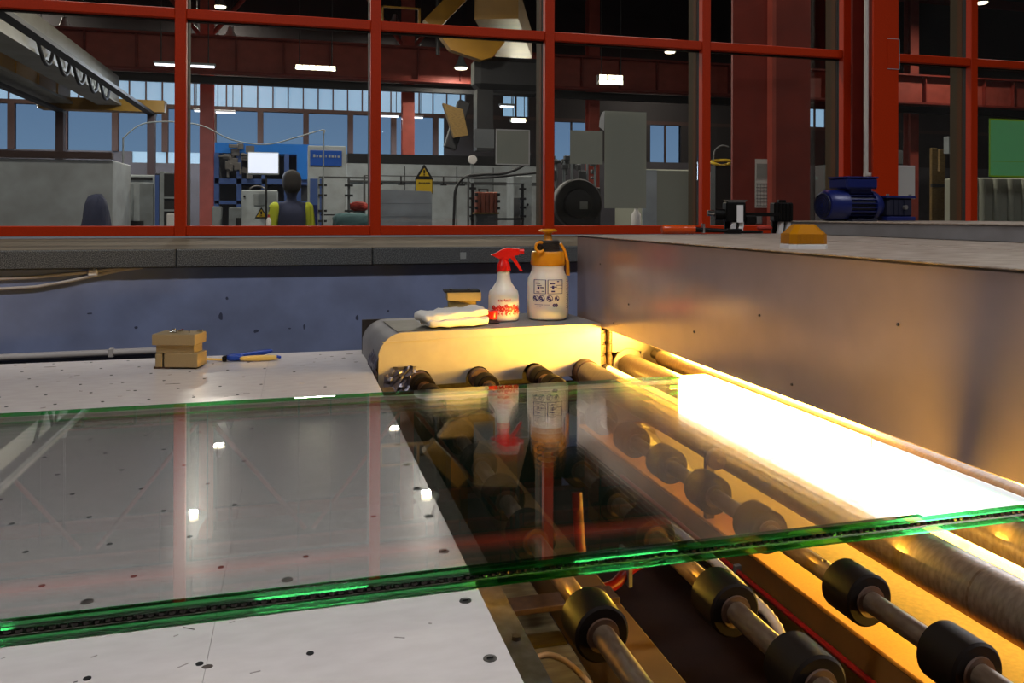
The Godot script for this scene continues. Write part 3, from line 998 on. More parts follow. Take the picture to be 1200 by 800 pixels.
func glass_unit() -> void:
	var t := thing("insulating_glass_unit", "large double-glazed glass sheet with green edges lying across table and rollers", "glass", Vector3(-0.046, 0.951, -1.27), 0.5)
	var hx := 0.975
	var hz := 0.437
	var th := 0.0075
	for lev in [["lower_pane", 0.0], ["upper_pane", 0.0145]]:
		var y: float = lev[1]
		var st := S()
		st.set_smooth_group(-1)
		quad(st, Vector3(-hx, y + th, hz), Vector3(hx, y + th, hz), Vector3(hx, y + th, -hz), Vector3(-hx, y + th, -hz))
		quad(st, Vector3(-hx, y, hz), Vector3(-hx, y, -hz), Vector3(hx, y, -hz), Vector3(hx, y, hz))
		var pane := obj(lev[0], st, "sheet_glass", t)
		for e in [[Vector3(0, y + th * 0.5, hz - 0.004), Vector3(hx * 2, th - 0.0004, 0.008)], [Vector3(0, y + th * 0.5, -hz + 0.0008), Vector3(hx * 2, th - 0.0004, 0.0016)], [Vector3(hx - 0.0008, y + th * 0.5, 0), Vector3(0.0016, th - 0.0004, hz * 2 - 0.017)], [Vector3(-hx + 0.0008, y + th * 0.5, 0), Vector3(0.0016, th - 0.0004, hz * 2 - 0.017)]]:
			var ed := box("green_edge", e[0], e[1], "glass_edge", pane)
			ed.set_meta("label", "green ground edge")
	# recessed spacer between the two panes
	for e in [[Vector3(0, 0.011, hz - 0.009), Vector3(hx * 2 - 0.014, 0.0069, 0.006)], [Vector3(0, 0.011, -hz + 0.009), Vector3(hx * 2 - 0.014, 0.0069, 0.012)], [Vector3(hx - 0.009, 0.011, 0), Vector3(0.006, 0.0069, hz * 2 - 0.014)], [Vector3(-hx + 0.009, 0.011, 0), Vector3(0.006, 0.0069, hz * 2 - 0.014)]]:
		box("spacer", e[0], e[1], "spacer" if e[0].z > 0.1 else "spacer_bar", t)
	box("spacer_foil", Vector3(0, 0.0082, hz - 0.0045), Vector3(hx * 2 - 0.014, 0.0012, 0.004), "spacer_foil", t)
	var bead := S()
	bx(bead, Vector3.ZERO, Vector3(0.0072, 0.0056, 0.006), 0.0016)
	bead.generate_normals()
	var bm := bead.commit()
	var x := -0.62
	while x < hx - 0.01:
		var o := put("spacer_bead", bm, "spacer_bead", t)
		o.position = Vector3(x, 0.0116, hz - 0.0045)
		o.rotation.y = rng.randf_range(-0.3, 0.3)
		x += 0.0094

func on_table() -> void:
	# stacked tan blocks
	var t := thing("block_stack", "stack of tan blocks with loose screws on top, at the white table's far edge", "blocks", Vector3(-0.297, 0.9503, -2.235), -17.0)
	box("lower_block", Vector3(0.016, 0.0225, 0), Vector3(0.088, 0.036, 0.055), "block_tan", t, 0.0015)
	box("lower_block", Vector3(-0.042, 0.0215, 0.002), Vector3(0.018, 0.034, 0.05), "block_tan", t, 0.0015)
	box("foot_pad", Vector3(-0.036, 0.0025, 0), Vector3(0.04, 0.005, 0.05), "rusty", t)
	box("foot_pad", Vector3(0.018, 0.002, 0), Vector3(0.07, 0.004, 0.045), "hole", t)
	box("middle_block", Vector3(0.0, 0.051, 0.0), Vector3(0.10, 0.021, 0.05), "block_tan", t, 0.0015)
	box("upper_block", Vector3(0.0, 0.0755, 0), Vector3(0.112, 0.028, 0.07), "block_tan", t, 0.0015)
	for q in [[-0.02, 0.012, 0.4], [-0.006, -0.01, 1.3], [0.03, 0.01, 2.0], [0.04, -0.015, 0.1]]:
		var b := Basis(Vector3.UP, q[2])
		var c := Vector3(q[0], 0.0925, q[1])
		cyl("loose_screw", c, c + b * Vector3(0.016, 0.001, 0), 0.0025, "chrome", t, 8)
	cyl("loose_nut", Vector3(-0.012, 0.0895, 0.005), Vector3(-0.012, 0.1, 0.005), 0.005, "chrome", t, 6)
	# glass-breaking pliers
	var p := thing("running_pliers", "blue and yellow handled hand pliers lying on the white table beside the tan blocks", "pliers", Vector3(-0.135, 0.9503, -2.29), -4.0)
	var st := S()
	lump(st, Vector3(0.035, 0.008, 0.012), Vector3(0.052, 0.0075, 0.0085), 0.7, 0.0, 1)
	obj("yellow_handle", st, "tool_yellow", p)
	st = S()
	lump(st, Vector3(0.012, 0.014, -0.016), Vector3(0.055, 0.0075, 0.0085), 0.7, 0.0, 1, Basis(Vector3.FORWARD, -0.13) * Basis(Vector3.UP, 0.12))
	obj("blue_handle", st, "tool_blue", p)
	st = S()
	lump(st, Vector3(-0.03, 0.01, 0.0), Vector3(0.022, 0.009, 0.014), 0.7, 0.0, 1)
	obj("blue_sleeve", st, "tool_blue", p)
	cyl("end_cap", Vector3(0.08, 0.009, 0.012), Vector3(0.091, 0.009, 0.012), 0.006, "tool_blue", p, 12, 0.003)
	box("jaw", Vector3(-0.078, 0.0065, 0.004), Vector3(0.05, 0.005, 0.008), "tool_yellow", p, 0.001, Basis(Vector3.FORWARD, 0.08))
	box("pivot", Vector3(-0.056, 0.008, 0.0), Vector3(0.012, 0.014, 0.02), "black_plastic", p, 0.002)
	# conduit and cables on the blue wall
	var c := thing("grey_conduit", "straight pale grey conduit along the blue wall just behind the white table", "conduit", Vector3(0, 0, -2.888))
	cyl("conduit_run", Vector3(-1.6, 0.884, 0), Vector3(-0.345, 0.8935, 0), 0.011, "cable_white", c, 14)
	for x in [-1.2, -0.592]:
		box("clamp", Vector3(x, 0.891, 0.0), Vector3(0.016, 0.03, 0.024), "cable_white", c, 0.003)
	c = thing("wall_cable", "upper of the two pale cables sagging under the stone cap on the blue wall", "cable", Vector3(0, 0, -2.893), 0.0, "pale wall cables")
	wire("cable_run", [Vector3(-1.6, 1.12, 0), Vector3(-0.913, 1.138, 0), Vector3(-0.767, 1.146, 0), Vector3(-0.643, 1.157, 0), Vector3(-0.541, 1.169, 0.001)], 0.0055, "cable_white", c)
	c = thing("wall_cable", "lower of the two pale cables sagging under the stone cap on the blue wall", "cable", Vector3(0, 0, -2.893), 0.0, "pale wall cables")
	wire("cable_run", [Vector3(-1.6, 1.09, 0), Vector3(-0.913, 1.107, 0.003), Vector3(-0.767, 1.119, 0.003), Vector3(-0.638, 1.145, 0.003), Vector3(-0.56, 1.161, 0.003), Vector3(-0.5, 1.169, 0.003)], 0.0055, "cable_white", c)
	c = thing("cable_clip", "small white clip holding the two pale cables to the blue wall", "clip", Vector3(-0.647, 1.153, -2.886))
	box("saddle", Vector3(0, 0, -0.002), Vector3(0.03, 0.022, 0.018), "label_white", c, 0.004)
	cyl("nail", Vector3(0.006, 0.012, -0.01), Vector3(0.006, 0.012, 0.009), 0.003, "chrome", c, 8)
	c = thing("sticker", "small square grey sticker on the front of the stone cap, above the red-topped spray bottle", "sticker", Vector3(0.575, 1.198, -2.862))
	box("paper", Vector3(0, 0, 0.0006), Vector3(0.022, 0.024, 0.0012), "paper_grey", c)

func on_box() -> void:
	var y := 1.0475
	# trigger spray bottle
	var t := thing("trigger_sprayer", "small white spray bottle with a red trigger head and red flower print", "bottle", Vector3(0.562, y, -2.215))
	var st := S()
	lathe(st, [Vector2(0, 0), Vector2(0.038, 0.0), Vector2(0.0425, 0.004), Vector2(0.0435, 0.02), Vector2(0.043, 0.07), Vector2(0.041, 0.082), Vector2(0.03, 0.095), Vector2(0.0215, 0.108), Vector2(0.018, 0.122), Vector2(0.0172, 0.136), Vector2(0.0172, 0.142), Vector2(0, 0.142)], Transform3D.IDENTITY, 36)
	obj("body", st, "bottle_white", t)
	st = S()
	var c := Vector3.ZERO
	var r := 0.0438
	var bars := [[-34, 0.060, 5], [-28, 0.061, 3], [-24, 0.060, 4], [-19, 0.060, 5], [-12, 0.062, 4], [-7, 0.060, 5], [-1, 0.060, 4], [4, 0.060, 5], [10, 0.062, 3]]
	for b in bars:
		print_patch(st, c, r, b[0], b[0] + b[2] * 0.75, b[1] - 0.003, b[1] + 0.0025)
	obj("print_line", st, "print_red", t)
	for f in [[-42, 0.034, 0.008], [-30, 0.042, 0.006], [-19, 0.036, 0.009], [-4, 0.044, 0.006], [-2, 0.03, 0.006], [12, 0.036, 0.01], [28, 0.043, 0.006], [36, 0.033, 0.009], [48, 0.04, 0.006], [56, 0.03, 0.007], [-54, 0.04, 0.007]]:
		st = S()
		for k in 5:
			var an := TAU * k / 5.0
			wrap_ring(st, c, r + 0.0002, f[0] + rad_to_deg(cos(an) * f[2] * 0.6 / r), f[1] + sin(an) * f[2] * 0.6, f[2] * 0.42, f[2] * 0.36, 8)
		print_patch(st, c, r, f[0] - 0.8, f[0] + 0.8, 0.018, f[1])
		print_patch(st, c, r, f[0] - 5, f[0] + 1, 0.021, 0.0245)
		obj("flower_print", st, "print_red", t)
	st = S()
	lathe(st, [Vector2(0, 0.139), Vector2(0.0195, 0.139), Vector2(0.02, 0.142), Vector2(0.0185, 0.158), Vector2(0.0135, 0.166), Vector2(0.0125, 0.178), Vector2(0, 0.178)], Transform3D.IDENTITY, 28)
	obj("collar", st, "trigger_red", t)
	st = S()
	prism(st, [Vector2(-0.026, 0.182), Vector2(-0.012, 0.175), Vector2(0.012, 0.172), Vector2(0.03, 0.182), Vector2(0.047, 0.186), Vector2(0.047, 0.203), Vector2(0.03, 0.203), Vector2(0.012, 0.205), Vector2(-0.005, 0.199), Vector2(-0.02, 0.19), Vector2(-0.034, 0.185)], 0.022, Transform3D(Basis(Vector3.UP, -0.25), Vector3(0, 0, -0.011)))
	obj("spray_head", st, "trigger_red", t)
	st = S()
	prism(st, [Vector2(0.018, 0.18), Vector2(0.03, 0.183), Vector2(0.043, 0.162), Vector2(0.055, 0.14), Vector2(0.049, 0.138), Vector2(0.035, 0.158)], 0.012, Transform3D(Basis(Vector3.UP, -0.25), Vector3(0, 0, -0.006)))
	obj("trigger", st, "trigger_red", t)
	cyl("nozzle", Vector3(0.044, 0.195, 0.011), Vector3(0.056, 0.195, 0.014), 0.007, "trigger_red", t, 12)
	# pressure sprayer
	t = thing("pressure_sprayer", "larger white pump sprayer with an amber collar, black neck and amber T-handle", "bottle", Vector3(0.693, y, -2.215))
	st = S()
	lathe(st, [Vector2(0, 0), Vector2(0.048, 0.0), Vector2(0.056, 0.005), Vector2(0.0595, 0.016), Vector2(0.06, 0.04), Vector2(0.0595, 0.105), Vector2(0.057, 0.118), Vector2(0.05, 0.131), Vector2(0.0468, 0.142), Vector2(0.0465, 0.16), Vector2(0, 0.16)], Transform3D.IDENTITY, 44)
	obj("tank", st, "bottle_white", t)
	st = S()
	lathe(st, [Vector2(0, 0.155), Vector2(0.0485, 0.155), Vector2(0.05, 0.158), Vector2(0.0475, 0.189), Vector2(0.045, 0.194), Vector2(0, 0.194)], Transform3D.IDENTITY, 36)
	obj("amber_collar", st, "cap_amber", t)
	st = S()
	var pr := [Vector2(0, 0.192), Vector2(0.035, 0.192)]
	for k in 5:
		pr.append_array([Vector2(0.0335, 0.194 + k * 0.006), Vector2(0.0335, 0.198 + k * 0.006), Vector2(0.032, 0.199 + k * 0.006)])
	pr.append_array([Vector2(0.029, 0.226), Vector2(0, 0.226)])
	lathe(st, pr, Transform3D.IDENTITY, 32)
	obj("black_neck", st, "cap_black", t)
	st = S()
	lathe(st, [Vector2(0, 0.224), Vector2(0.015, 0.224), Vector2(0.012, 0.228), Vector2(0.0105, 0.245), Vector2(0.016, 0.249), Vector2(0.026, 0.251), Vector2(0.0265, 0.255), Vector2(0.02, 0.258), Vector2(0, 0.259)], Transform3D.IDENTITY, 28)
	obj("pump_handle", st, "cap_amber", t)
	var lever := []
	for k in 14:
		var f := deg_to_rad(60.0 + 260.0 * k / 13.0)
		lever.append(Vector3(-0.036 + cos(f) * 0.0135, 0.208 + sin(f) * 0.0135, 0.042))
	wire("nozzle_ring", lever, 0.004, "cap_amber", t, 8, 2)
	cyl("nozzle", Vector3(-0.02, 0.208, 0.012), Vector3(-0.042, 0.208, 0.036), 0.009, "cap_black", t, 14)
	slab("side_lever", [Vector2(0.03, 0.215), Vector2(0.037, 0.218), Vector2(0.048, 0.2), Vector2(0.058, 0.165), Vector2(0.0605, 0.125), Vector2(0.051, 0.125), Vector2(0.05, 0.165), Vector2(0.042, 0.195)], 0.018, Transform3D(Basis(Vector3.UP, -0.15), Vector3(0.002, 0, -0.004)), "cap_amber", t)
	st = S()
	r = 0.0604
	wrap_frame(st, c, r, -58, -22, 0.077, 0.117, 2.0, 0.0014)
	wrap_frame(st, c, r, -18, 26, 0.077, 0.117, 2.0, 0.0014)
	obj("print_frame", st, "print_blue", t)
	st = S()
	for q in [[-52, -38, 0.105, 0.108], [-48, -34, 0.099, 0.101], [-46, -40, 0.09, 0.097], [-38, -28, 0.093, 0.096], [-34, -26, 0.083, 0.085], [-50, -40, 0.081, 0.083], [-12, 2, 0.104, 0.108], [-6, 0, 0.09, 0.1], [-10, 8, 0.095, 0.0975], [4, 26, 0.1, 0.1012], [4, 26, 0.091, 0.0922], [8, 14, 0.11, 0.113], [-8, 2, 0.082, 0.086]]:
		print_patch(st, c, r, q[0], q[1], q[2], q[3])
	obj("print_diagram", st, "print_blue", t)
	for q in [[-52, 1.0], [-34, 1.0], [-12, 1.0], [8, 0.8]]:
		st = S()
		wrap_ring(st, c, r, q[0], 0.064, 0.0092 * q[1], 0.0018)
		wrap_ring(st, c, r, q[0] - 2, 0.065, 0.005 * q[1], 0.0035, 8)
		print_patch(st, c, r, q[0], q[0] + 5, 0.058, 0.063)
		obj("print_pictogram", st, "print_blue", t)
	st = S()
	wrap_ring(st, c, r, 6, 0.045, 0.0055, 0.005, 10)
	wrap_ring(st, c, r, 0, 0.045, 0.005, 0.0045, 10)
	for q in [[-55, -30], [-27, -12], [-50, -35]]:
		print_patch(st, c, r, q[0], q[1], 0.046 if q[0] != -50 else 0.041, 0.0472 if q[0] != -50 else 0.0422)
	obj("print_logo", st, "print_blue", t)
	st = S()
	for k in 14:
		var long := k % 3 == 0
		print_patch(st, c, r, 42, 60 if long else 50, 0.035 + k * 0.0062, 0.0362 + k * 0.0062)
	print_patch(st, c, r, 49, 51, 0.036, 0.118)
	obj("print_scale", st, "print_blue", t)
	# folded cloth
	t = thing("folded_cloth", "folded white cloth lying on the drive box in front of the yellow blocks", "cloth", Vector3(0.405, y + 0.004, -2.14), 6.0)
	st = S()
	lump(st, Vector3(0.0, 0.010, 0.004), Vector3(0.085, 0.0105, 0.056), 0.35, 0.009, 4, Basis(Vector3.UP, 0.05), 56, 18, 1.2)
	lump(st, Vector3(-0.004, 0.027, -0.006), Vector3(0.096, 0.0115, 0.05), 0.4, 0.012, 9, Basis(Vector3.UP, 0.14) * Basis(Vector3.FORWARD, -0.05), 56, 18, 1.0)
	obj("folded_layers", st, "cloth", t)
	# red cap
	t = thing("red_stopper", "small shiny red stopper with a black base beside the folded cloth", "stopper", Vector3(0.516, y, -2.165))
	st = S()
	lathe(st, [Vector2(0, 0), Vector2(0.021, 0), Vector2(0.022, 0.003), Vector2(0.014, 0.008), Vector2(0.012, 0.014), Vector2(0, 0.014)], Transform3D.IDENTITY, 28)
	obj("black_base", st, "cap_black", t)
	st = S()
	lathe(st, [Vector2(0, 0.012), Vector2(0.0145, 0.012), Vector2(0.0175, 0.031), Vector2(0.016, 0.034), Vector2(0, 0.034)], Transform3D.IDENTITY, 28)
	obj("red_body", st, "trigger_red", t)
	# second stack of blocks
	t = thing("block_stack", "stack of yellow blocks with a dark top, on the drive box behind the cloth", "blocks", Vector3(0.445, y, -2.24), -6.0)
	box("lower_block", Vector3(-0.004, 0.018, 0), Vector3(0.088, 0.036, 0.055), "block_tan", t, 0.0015)
	box("middle_block", Vector3(0.002, 0.046, 0.0), Vector3(0.078, 0.02, 0.045), "block_yellow", t, 0.0015)
	box("upper_block", Vector3(0.006, 0.0695, 0), Vector3(0.095, 0.025, 0.06), "block_yellow", t, 0.0015)
	box("dark_plate", Vector3(0.0, 0.084, 0), Vector3(0.10, 0.006, 0.06), "hole", t, 0.001)
	for x in [-0.03, 0.02]:
		cyl("loose_nut", Vector3(x, 0.087, 0.008), Vector3(x, 0.091, 0.008), 0.005, "steel_dark", t, 6)

func on_washer() -> void:
	var y := 1.287
	# amber beacon
	var t := thing("amber_beacon", "low amber warning beacon with a sloped lens on a white base", "beacon", Vector3(0.893, 1.2862, -1.29), -10.0)
	var st := S()
	var oct := func(h: float, hw: float, hd: float, cut: float) -> Array:
		var o := []
		for s in [[1, -1, 0], [1, 1, 0], [1, 1, 1], [-1, 1, 1], [-1, 1, 0], [-1, -1, 0], [-1, -1, 1], [1, -1, 1]]:
			o.append(Vector3(s[0] * (hw - (cut if s[2] else 0.0)), h, s[1] * (hd - (0.0 if s[2] else cut))))
		return o
	var loft := func(s: SurfaceTool, levels: Array) -> void:
		s.set_smooth_group(-1)
		for i in levels.size() - 1:
			var mid := Vector3(0, (levels[i][0].y + levels[i + 1][0].y) * 0.5, 0)
			for k in 8:
				face(s, [levels[i][k], levels[i][(k + 1) % 8], levels[i + 1][(k + 1) % 8], levels[i + 1][k]], mid)
		face(s, levels[0], Vector3(0, 1, 0))
		face(s, levels[-1], Vector3(0, -1, 0))
	loft.call(st, [oct.call(0.0, 0.036, 0.03, 0.01), oct.call(0.007, 0.036, 0.03, 0.01), oct.call(0.009, 0.034, 0.028, 0.01)])
	obj("white_base", st, "label_white", t)
	st = S()
	loft.call(st, [oct.call(0.009, 0.0352, 0.0292, 0.01), oct.call(0.027, 0.035, 0.029, 0.01), oct.call(0.0275, 0.0335, 0.0275, 0.01), oct.call(0.043, 0.02, 0.015, 0.008), oct.call(0.0445, 0.0185, 0.0135, 0.008)])
	obj("amber_lens", st, "amber_lens", t)
	for k in 9:
		box("lens_rib", Vector3(-0.024 + k * 0.006, 0.018, 0.0292), Vector3(0.0014, 0.016, 0.0012), "amber_lens", t)
	# orange-handled tool
	t = thing("orange_handled_tool", "screwdriver-like tool with a glossy orange handle lying on the machine top", "tool", Vector3(1.19, y, -2.28), -6.0)
	st = S()
	lathe(st, [Vector2(0, -0.105), Vector2(0.012, -0.105), Vector2(0.0145, -0.101), Vector2(0.0145, -0.03), Vector2(0.013, -0.022), Vector2(0.0145, -0.016), Vector2(0.013, -0.011), Vector2(0.0145, -0.006), Vector2(0.013, 0.0), Vector2(0, 0.0)], along(Vector3.RIGHT, Vector3(0, 0.0146, 0)), 24)
	obj("handle", st, "orange", t)
	cyl("shaft", Vector3(0, 0.014, 0), Vector3(0.12, 0.01, 0), 0.0085, "black_plastic", t, 14, 0.006)
	box("grip_clip", Vector3(0.028, 0.018, 0.0), Vector3(0.006, 0.03, 0.02), "chrome", t, 0.001)
	box("jaw", Vector3(0.13, 0.009, 0.0), Vector3(0.05, 0.016, 0.02), "black_plastic", t, 0.003)
	wire("coiled_lead", [Vector3(0.14, 0.006, 0.0), Vector3(0.17, 0.008, 0.02), Vector3(0.21, 0.007, 0.01), Vector3(0.23, 0.006, -0.015)], 0.005, "black_plastic", t)
	# pair of black pneumatic regulators
	for q in [[1.345, -2.31, "black air regulator with a white label strip, left of the pair on the machine top", 0], [1.53, -2.33, "black ribbed air regulator with a white foot, right of the pair on the machine top", 1]]:
		var v := thing("air_regulator", q[2], "regulator", Vector3(q[0], y, q[1]), -15.0, "air regulators")
		box("body", Vector3(0, 0.07, 0), Vector3(0.062, 0.062, 0.05), "black_plastic", v, 0.004)
		if q[3] == 0:
			cyl("side_port", Vector3(-0.03, 0.062, 0.0), Vector3(-0.062, 0.062, 0.0), 0.018, "black_plastic", v, 16)
			cyl("port_nut", Vector3(-0.06, 0.066, 0.0), Vector3(-0.085, 0.066, 0.0), 0.01, "chrome", v, 6)
			box("label_strip", Vector3(0.012, 0.064, 0.026), Vector3(0.02, 0.055, 0.002), "label_white", v)
			slab("top_cap", [Vector2(-0.025, 0), Vector2(0.025, 0), Vector2(0.034, 0.008), Vector2(-0.034, 0.008)], 0.04, Transform3D(Basis.IDENTITY, Vector3(0.004, 0.1, -0.02)), "chrome", v)
			box("elbow", Vector3(0.05, 0.045, 0.0), Vector3(0.04, 0.03, 0.03), "black_plastic", v, 0.006)
			box("cross_pipe", Vector3(0.09, 0.062, -0.01), Vector3(0.12, 0.012, 0.012), "black_plastic", v)
		else:
			for k in 5:
				box("rib", Vector3(-0.024 + k * 0.012, 0.07, 0.026), Vector3(0.006, 0.056, 0.006), "black_plastic", v, 0.001)
			box("top_knob", Vector3(0, 0.105, 0), Vector3(0.024, 0.01, 0.024), "black_plastic", v, 0.002)
			box("red_hose_tail", Vector3(-0.055, 0.018, 0.0), Vector3(0.05, 0.014, 0.014), "coral", v, 0.005)
			box("grey_valve", Vector3(-0.075, 0.045, -0.02), Vector3(0.03, 0.03, 0.03), "alu", v, 0.003)
		for s in [-1, 1]:
			slab("white_foot", [Vector2(-0.009, 0.0), Vector2(0.006, 0.0), Vector2(0.012, 0.04), Vector2(-0.002, 0.04)], 0.02, Transform3D(Basis.IDENTITY, Vector3(0.012 * s + 0.004, 0.0, -0.002)), "label_white", v)
		box("rear_foot", Vector3(0, 0.02, -0.02), Vector3(0.05, 0.04, 0.012), "black_plastic", v)
	# blue gear motor
	t = thing("gear_motor", "dark blue electric gear motor lying on the grey plinth", "motor", Vector3(1.735, 1.3284, -2.235), 3.0)
	var ax := along(Vector3.RIGHT, Vector3(-0.125, 0.05, 0))
	st = S()
	lathe(st, [Vector2(0, 0), Vector2(0.03, 0.001), Vector2(0.044, 0.005), Vector2(0.05, 0.018), Vector2(0.05, 0.075), Vector2(0.045, 0.075)], ax, 40)
	obj("fan_cover", st, "motor_blue", t)
	for k in 5:
		st = S()
		lathe(st, [Vector2(0.008 + k * 0.007, -0.0012), Vector2(0.0105 + k * 0.007, -0.0012), Vector2(0.0105 + k * 0.007, 0.004), Vector2(0.008 + k * 0.007, 0.004)], ax, 28)
		obj("fan_slot", st, "motor_dark", t)
	st = S()
	rod(st, Vector3(-0.055, 0.05, 0), Vector3(0.055, 0.05, 0), 0.041, 32)
	obj("stator", st, "motor_dark", t)
	for k in 22:
		var f := TAU * (k + 0.5) / 22.0
		box("fin", Vector3(0.0, 0.05 + sin(f) * 0.043, cos(f) * 0.043), Vector3(0.1, 0.01, 0.0026), "motor_blue", t, 0.0, Basis(Vector3.RIGHT, -f + PI / 2))
	st = S()
	lathe(st, [Vector2(0.03, 0), Vector2(0.049, 0), Vector2(0.05, 0.012), Vector2(0.038, 0.035), Vector2(0.03, 0.04), Vector2(0, 0.04)], along(Vector3.RIGHT, Vector3(0.05, 0.05, 0)), 32)
	obj("end_shield", st, "motor_blue", t)
	box("terminal_neck", Vector3(0.0, 0.097, 0), Vector3(0.085, 0.02, 0.06), "motor_blue", t, 0.003)
	box("terminal_box", Vector3(-0.005, 0.12, 0), Vector3(0.122, 0.034, 0.085), "motor_blue", t, 0.005)
	box("terminal_lid", Vector3(-0.005, 0.139, 0), Vector3(0.126, 0.006, 0.089), "motor_blue", t, 0.002)
	for s in [-1, 1]:
		box("foot", Vector3(0.0, 0.004, 0.038 * s), Vector3(0.1, 0.008, 0.022), "motor_dark", t, 0.002)
	box("gear_case", Vector3(0.15, 0.045, 0), Vector3(0.1, 0.062, 0.075), "motor_dark", t, 0.006)
	box("gear_flange", Vector3(0.15, 0.078, 0), Vector3(0.12, 0.008, 0.085), "motor_blue", t, 0.002)
	box("gear_base", Vector3(0.15, 0.008, 0), Vector3(0.115, 0.014, 0.085), "motor_blue", t, 0.002)
	for k in 3:
		box("gear_rib", Vector3(0.125 + k * 0.02, 0.045, 0.038), Vector3(0.006, 0.05, 0.005), "motor_dark", t)
	cyl("oil_plug", Vector3(0.165, 0.045, 0.037), Vector3(0.165, 0.045, 0.046), 0.008, "alu", t, 6)
	for q in [[0.105, 0.085], [0.195, 0.085]]:
		cyl("bolt", Vector3(q[0], 0.078, 0.03), Vector3(q[0], q[1] + 0.003, 0.03), 0.005, "alu", t, 6)
	cyl("output_shaft", Vector3(0.2, 0.045, 0), Vector3(0.215, 0.045, 0), 0.012, "alu", t, 16)

func sheet(called: String, label: String, x0: float, x1: float, y0: float, y1: float, z: float, m: String, category := "paper") -> Node3D:
	var t := thing(called, label, category, Vector3((x0 + x1) * 0.5, y0, z))
	var w := x1 - x0
	var h := y1 - y0
	box("sheet", Vector3(0, h * 0.5, 0), Vector3(w, h, 0.0016), m, t)
	return t

func on_window() -> void:
	# papers taped to the hall side of the glass
	var z := -4.1945
	var t := sheet("taped_paper", "small square grey paper taped to the glass beside the framed white sheet", 0.902, 1.01, 1.702, 1.802, z, "paper_grey")
	t = sheet("taped_paper", "white sheet with a pale border taped to the glass left of the third mullion", 1.018, 1.208, 1.613, 1.804, z, "sheet_olive")
	box("pale_border", Vector3(0, 0.188, 0.0015), Vector3(0.19, 0.006, 0.001), "paper", t)
	box("pale_border", Vector3(0, 0.003, 0.0015), Vector3(0.19, 0.006, 0.001), "paper", t)
	box("pale_border", Vector3(-0.092, 0.0955, 0.0015), Vector3(0.006, 0.19, 0.001), "paper", t)
	box("pale_border", Vector3(0.092, 0.0955, 0.0015), Vector3(0.006, 0.19, 0.001), "paper", t)
	t = sheet("taped_paper", "olive-white square sheet taped to the glass just right of the third mullion", 1.438, 1.628, 1.626, 1.81, z, "sheet_olive")
	t = thing("hanging_sheet", "tall grey-white sheet hanging on the glass, curled at its top left corner", "sheet", Vector3(1.765, 1.383, z))
	box("sheet", Vector3(0, 0.27, 0), Vector3(0.25, 0.54, 0.0016), "sheet_olive", t)
	var st := S()
	prism(st, [Vector2(-0.125, 0.54), Vector2(-0.128, 0.43), Vector2(-0.158, 0.45), Vector2(-0.152, 0.5), Vector2(-0.138, 0.532)], 0.0015, Transform3D(Basis.IDENTITY, Vector3(0, 0, -0.002)))
	obj("curled_corner", st, "paper", t)
	t = sheet("white_sheet", "square white sheet stuck on the glass behind the gearbox of the blue motor", 3.462, 3.684, 1.45, 1.655, -4.1845, "paper")
	box("top_fold", Vector3(0, 0.2, 0.0014), Vector3(0.22, 0.01, 0.001), "label_white", t)
	t = sheet("green_sheet", "green sheet with a yellow-green border on the glass at the far right", 4.255, 4.62, 1.595, 1.967, z, "green_film")
	box("lime_border", Vector3(-0.178, 0.186, 0.0015), Vector3(0.01, 0.372, 0.001), "green_rim", t)
	box("lime_border", Vector3(0, 0.005, 0.0015), Vector3(0.365, 0.01, 0.001), "green_rim", t)
	box("lime_border", Vector3(0, 0.367, 0.0015), Vector3(0.365, 0.01, 0.001), "green_rim", t)
	box("crease", Vector3(0.01, 0.1, 0.0014), Vector3(0.34, 0.003, 0.001), "green_rim", t)

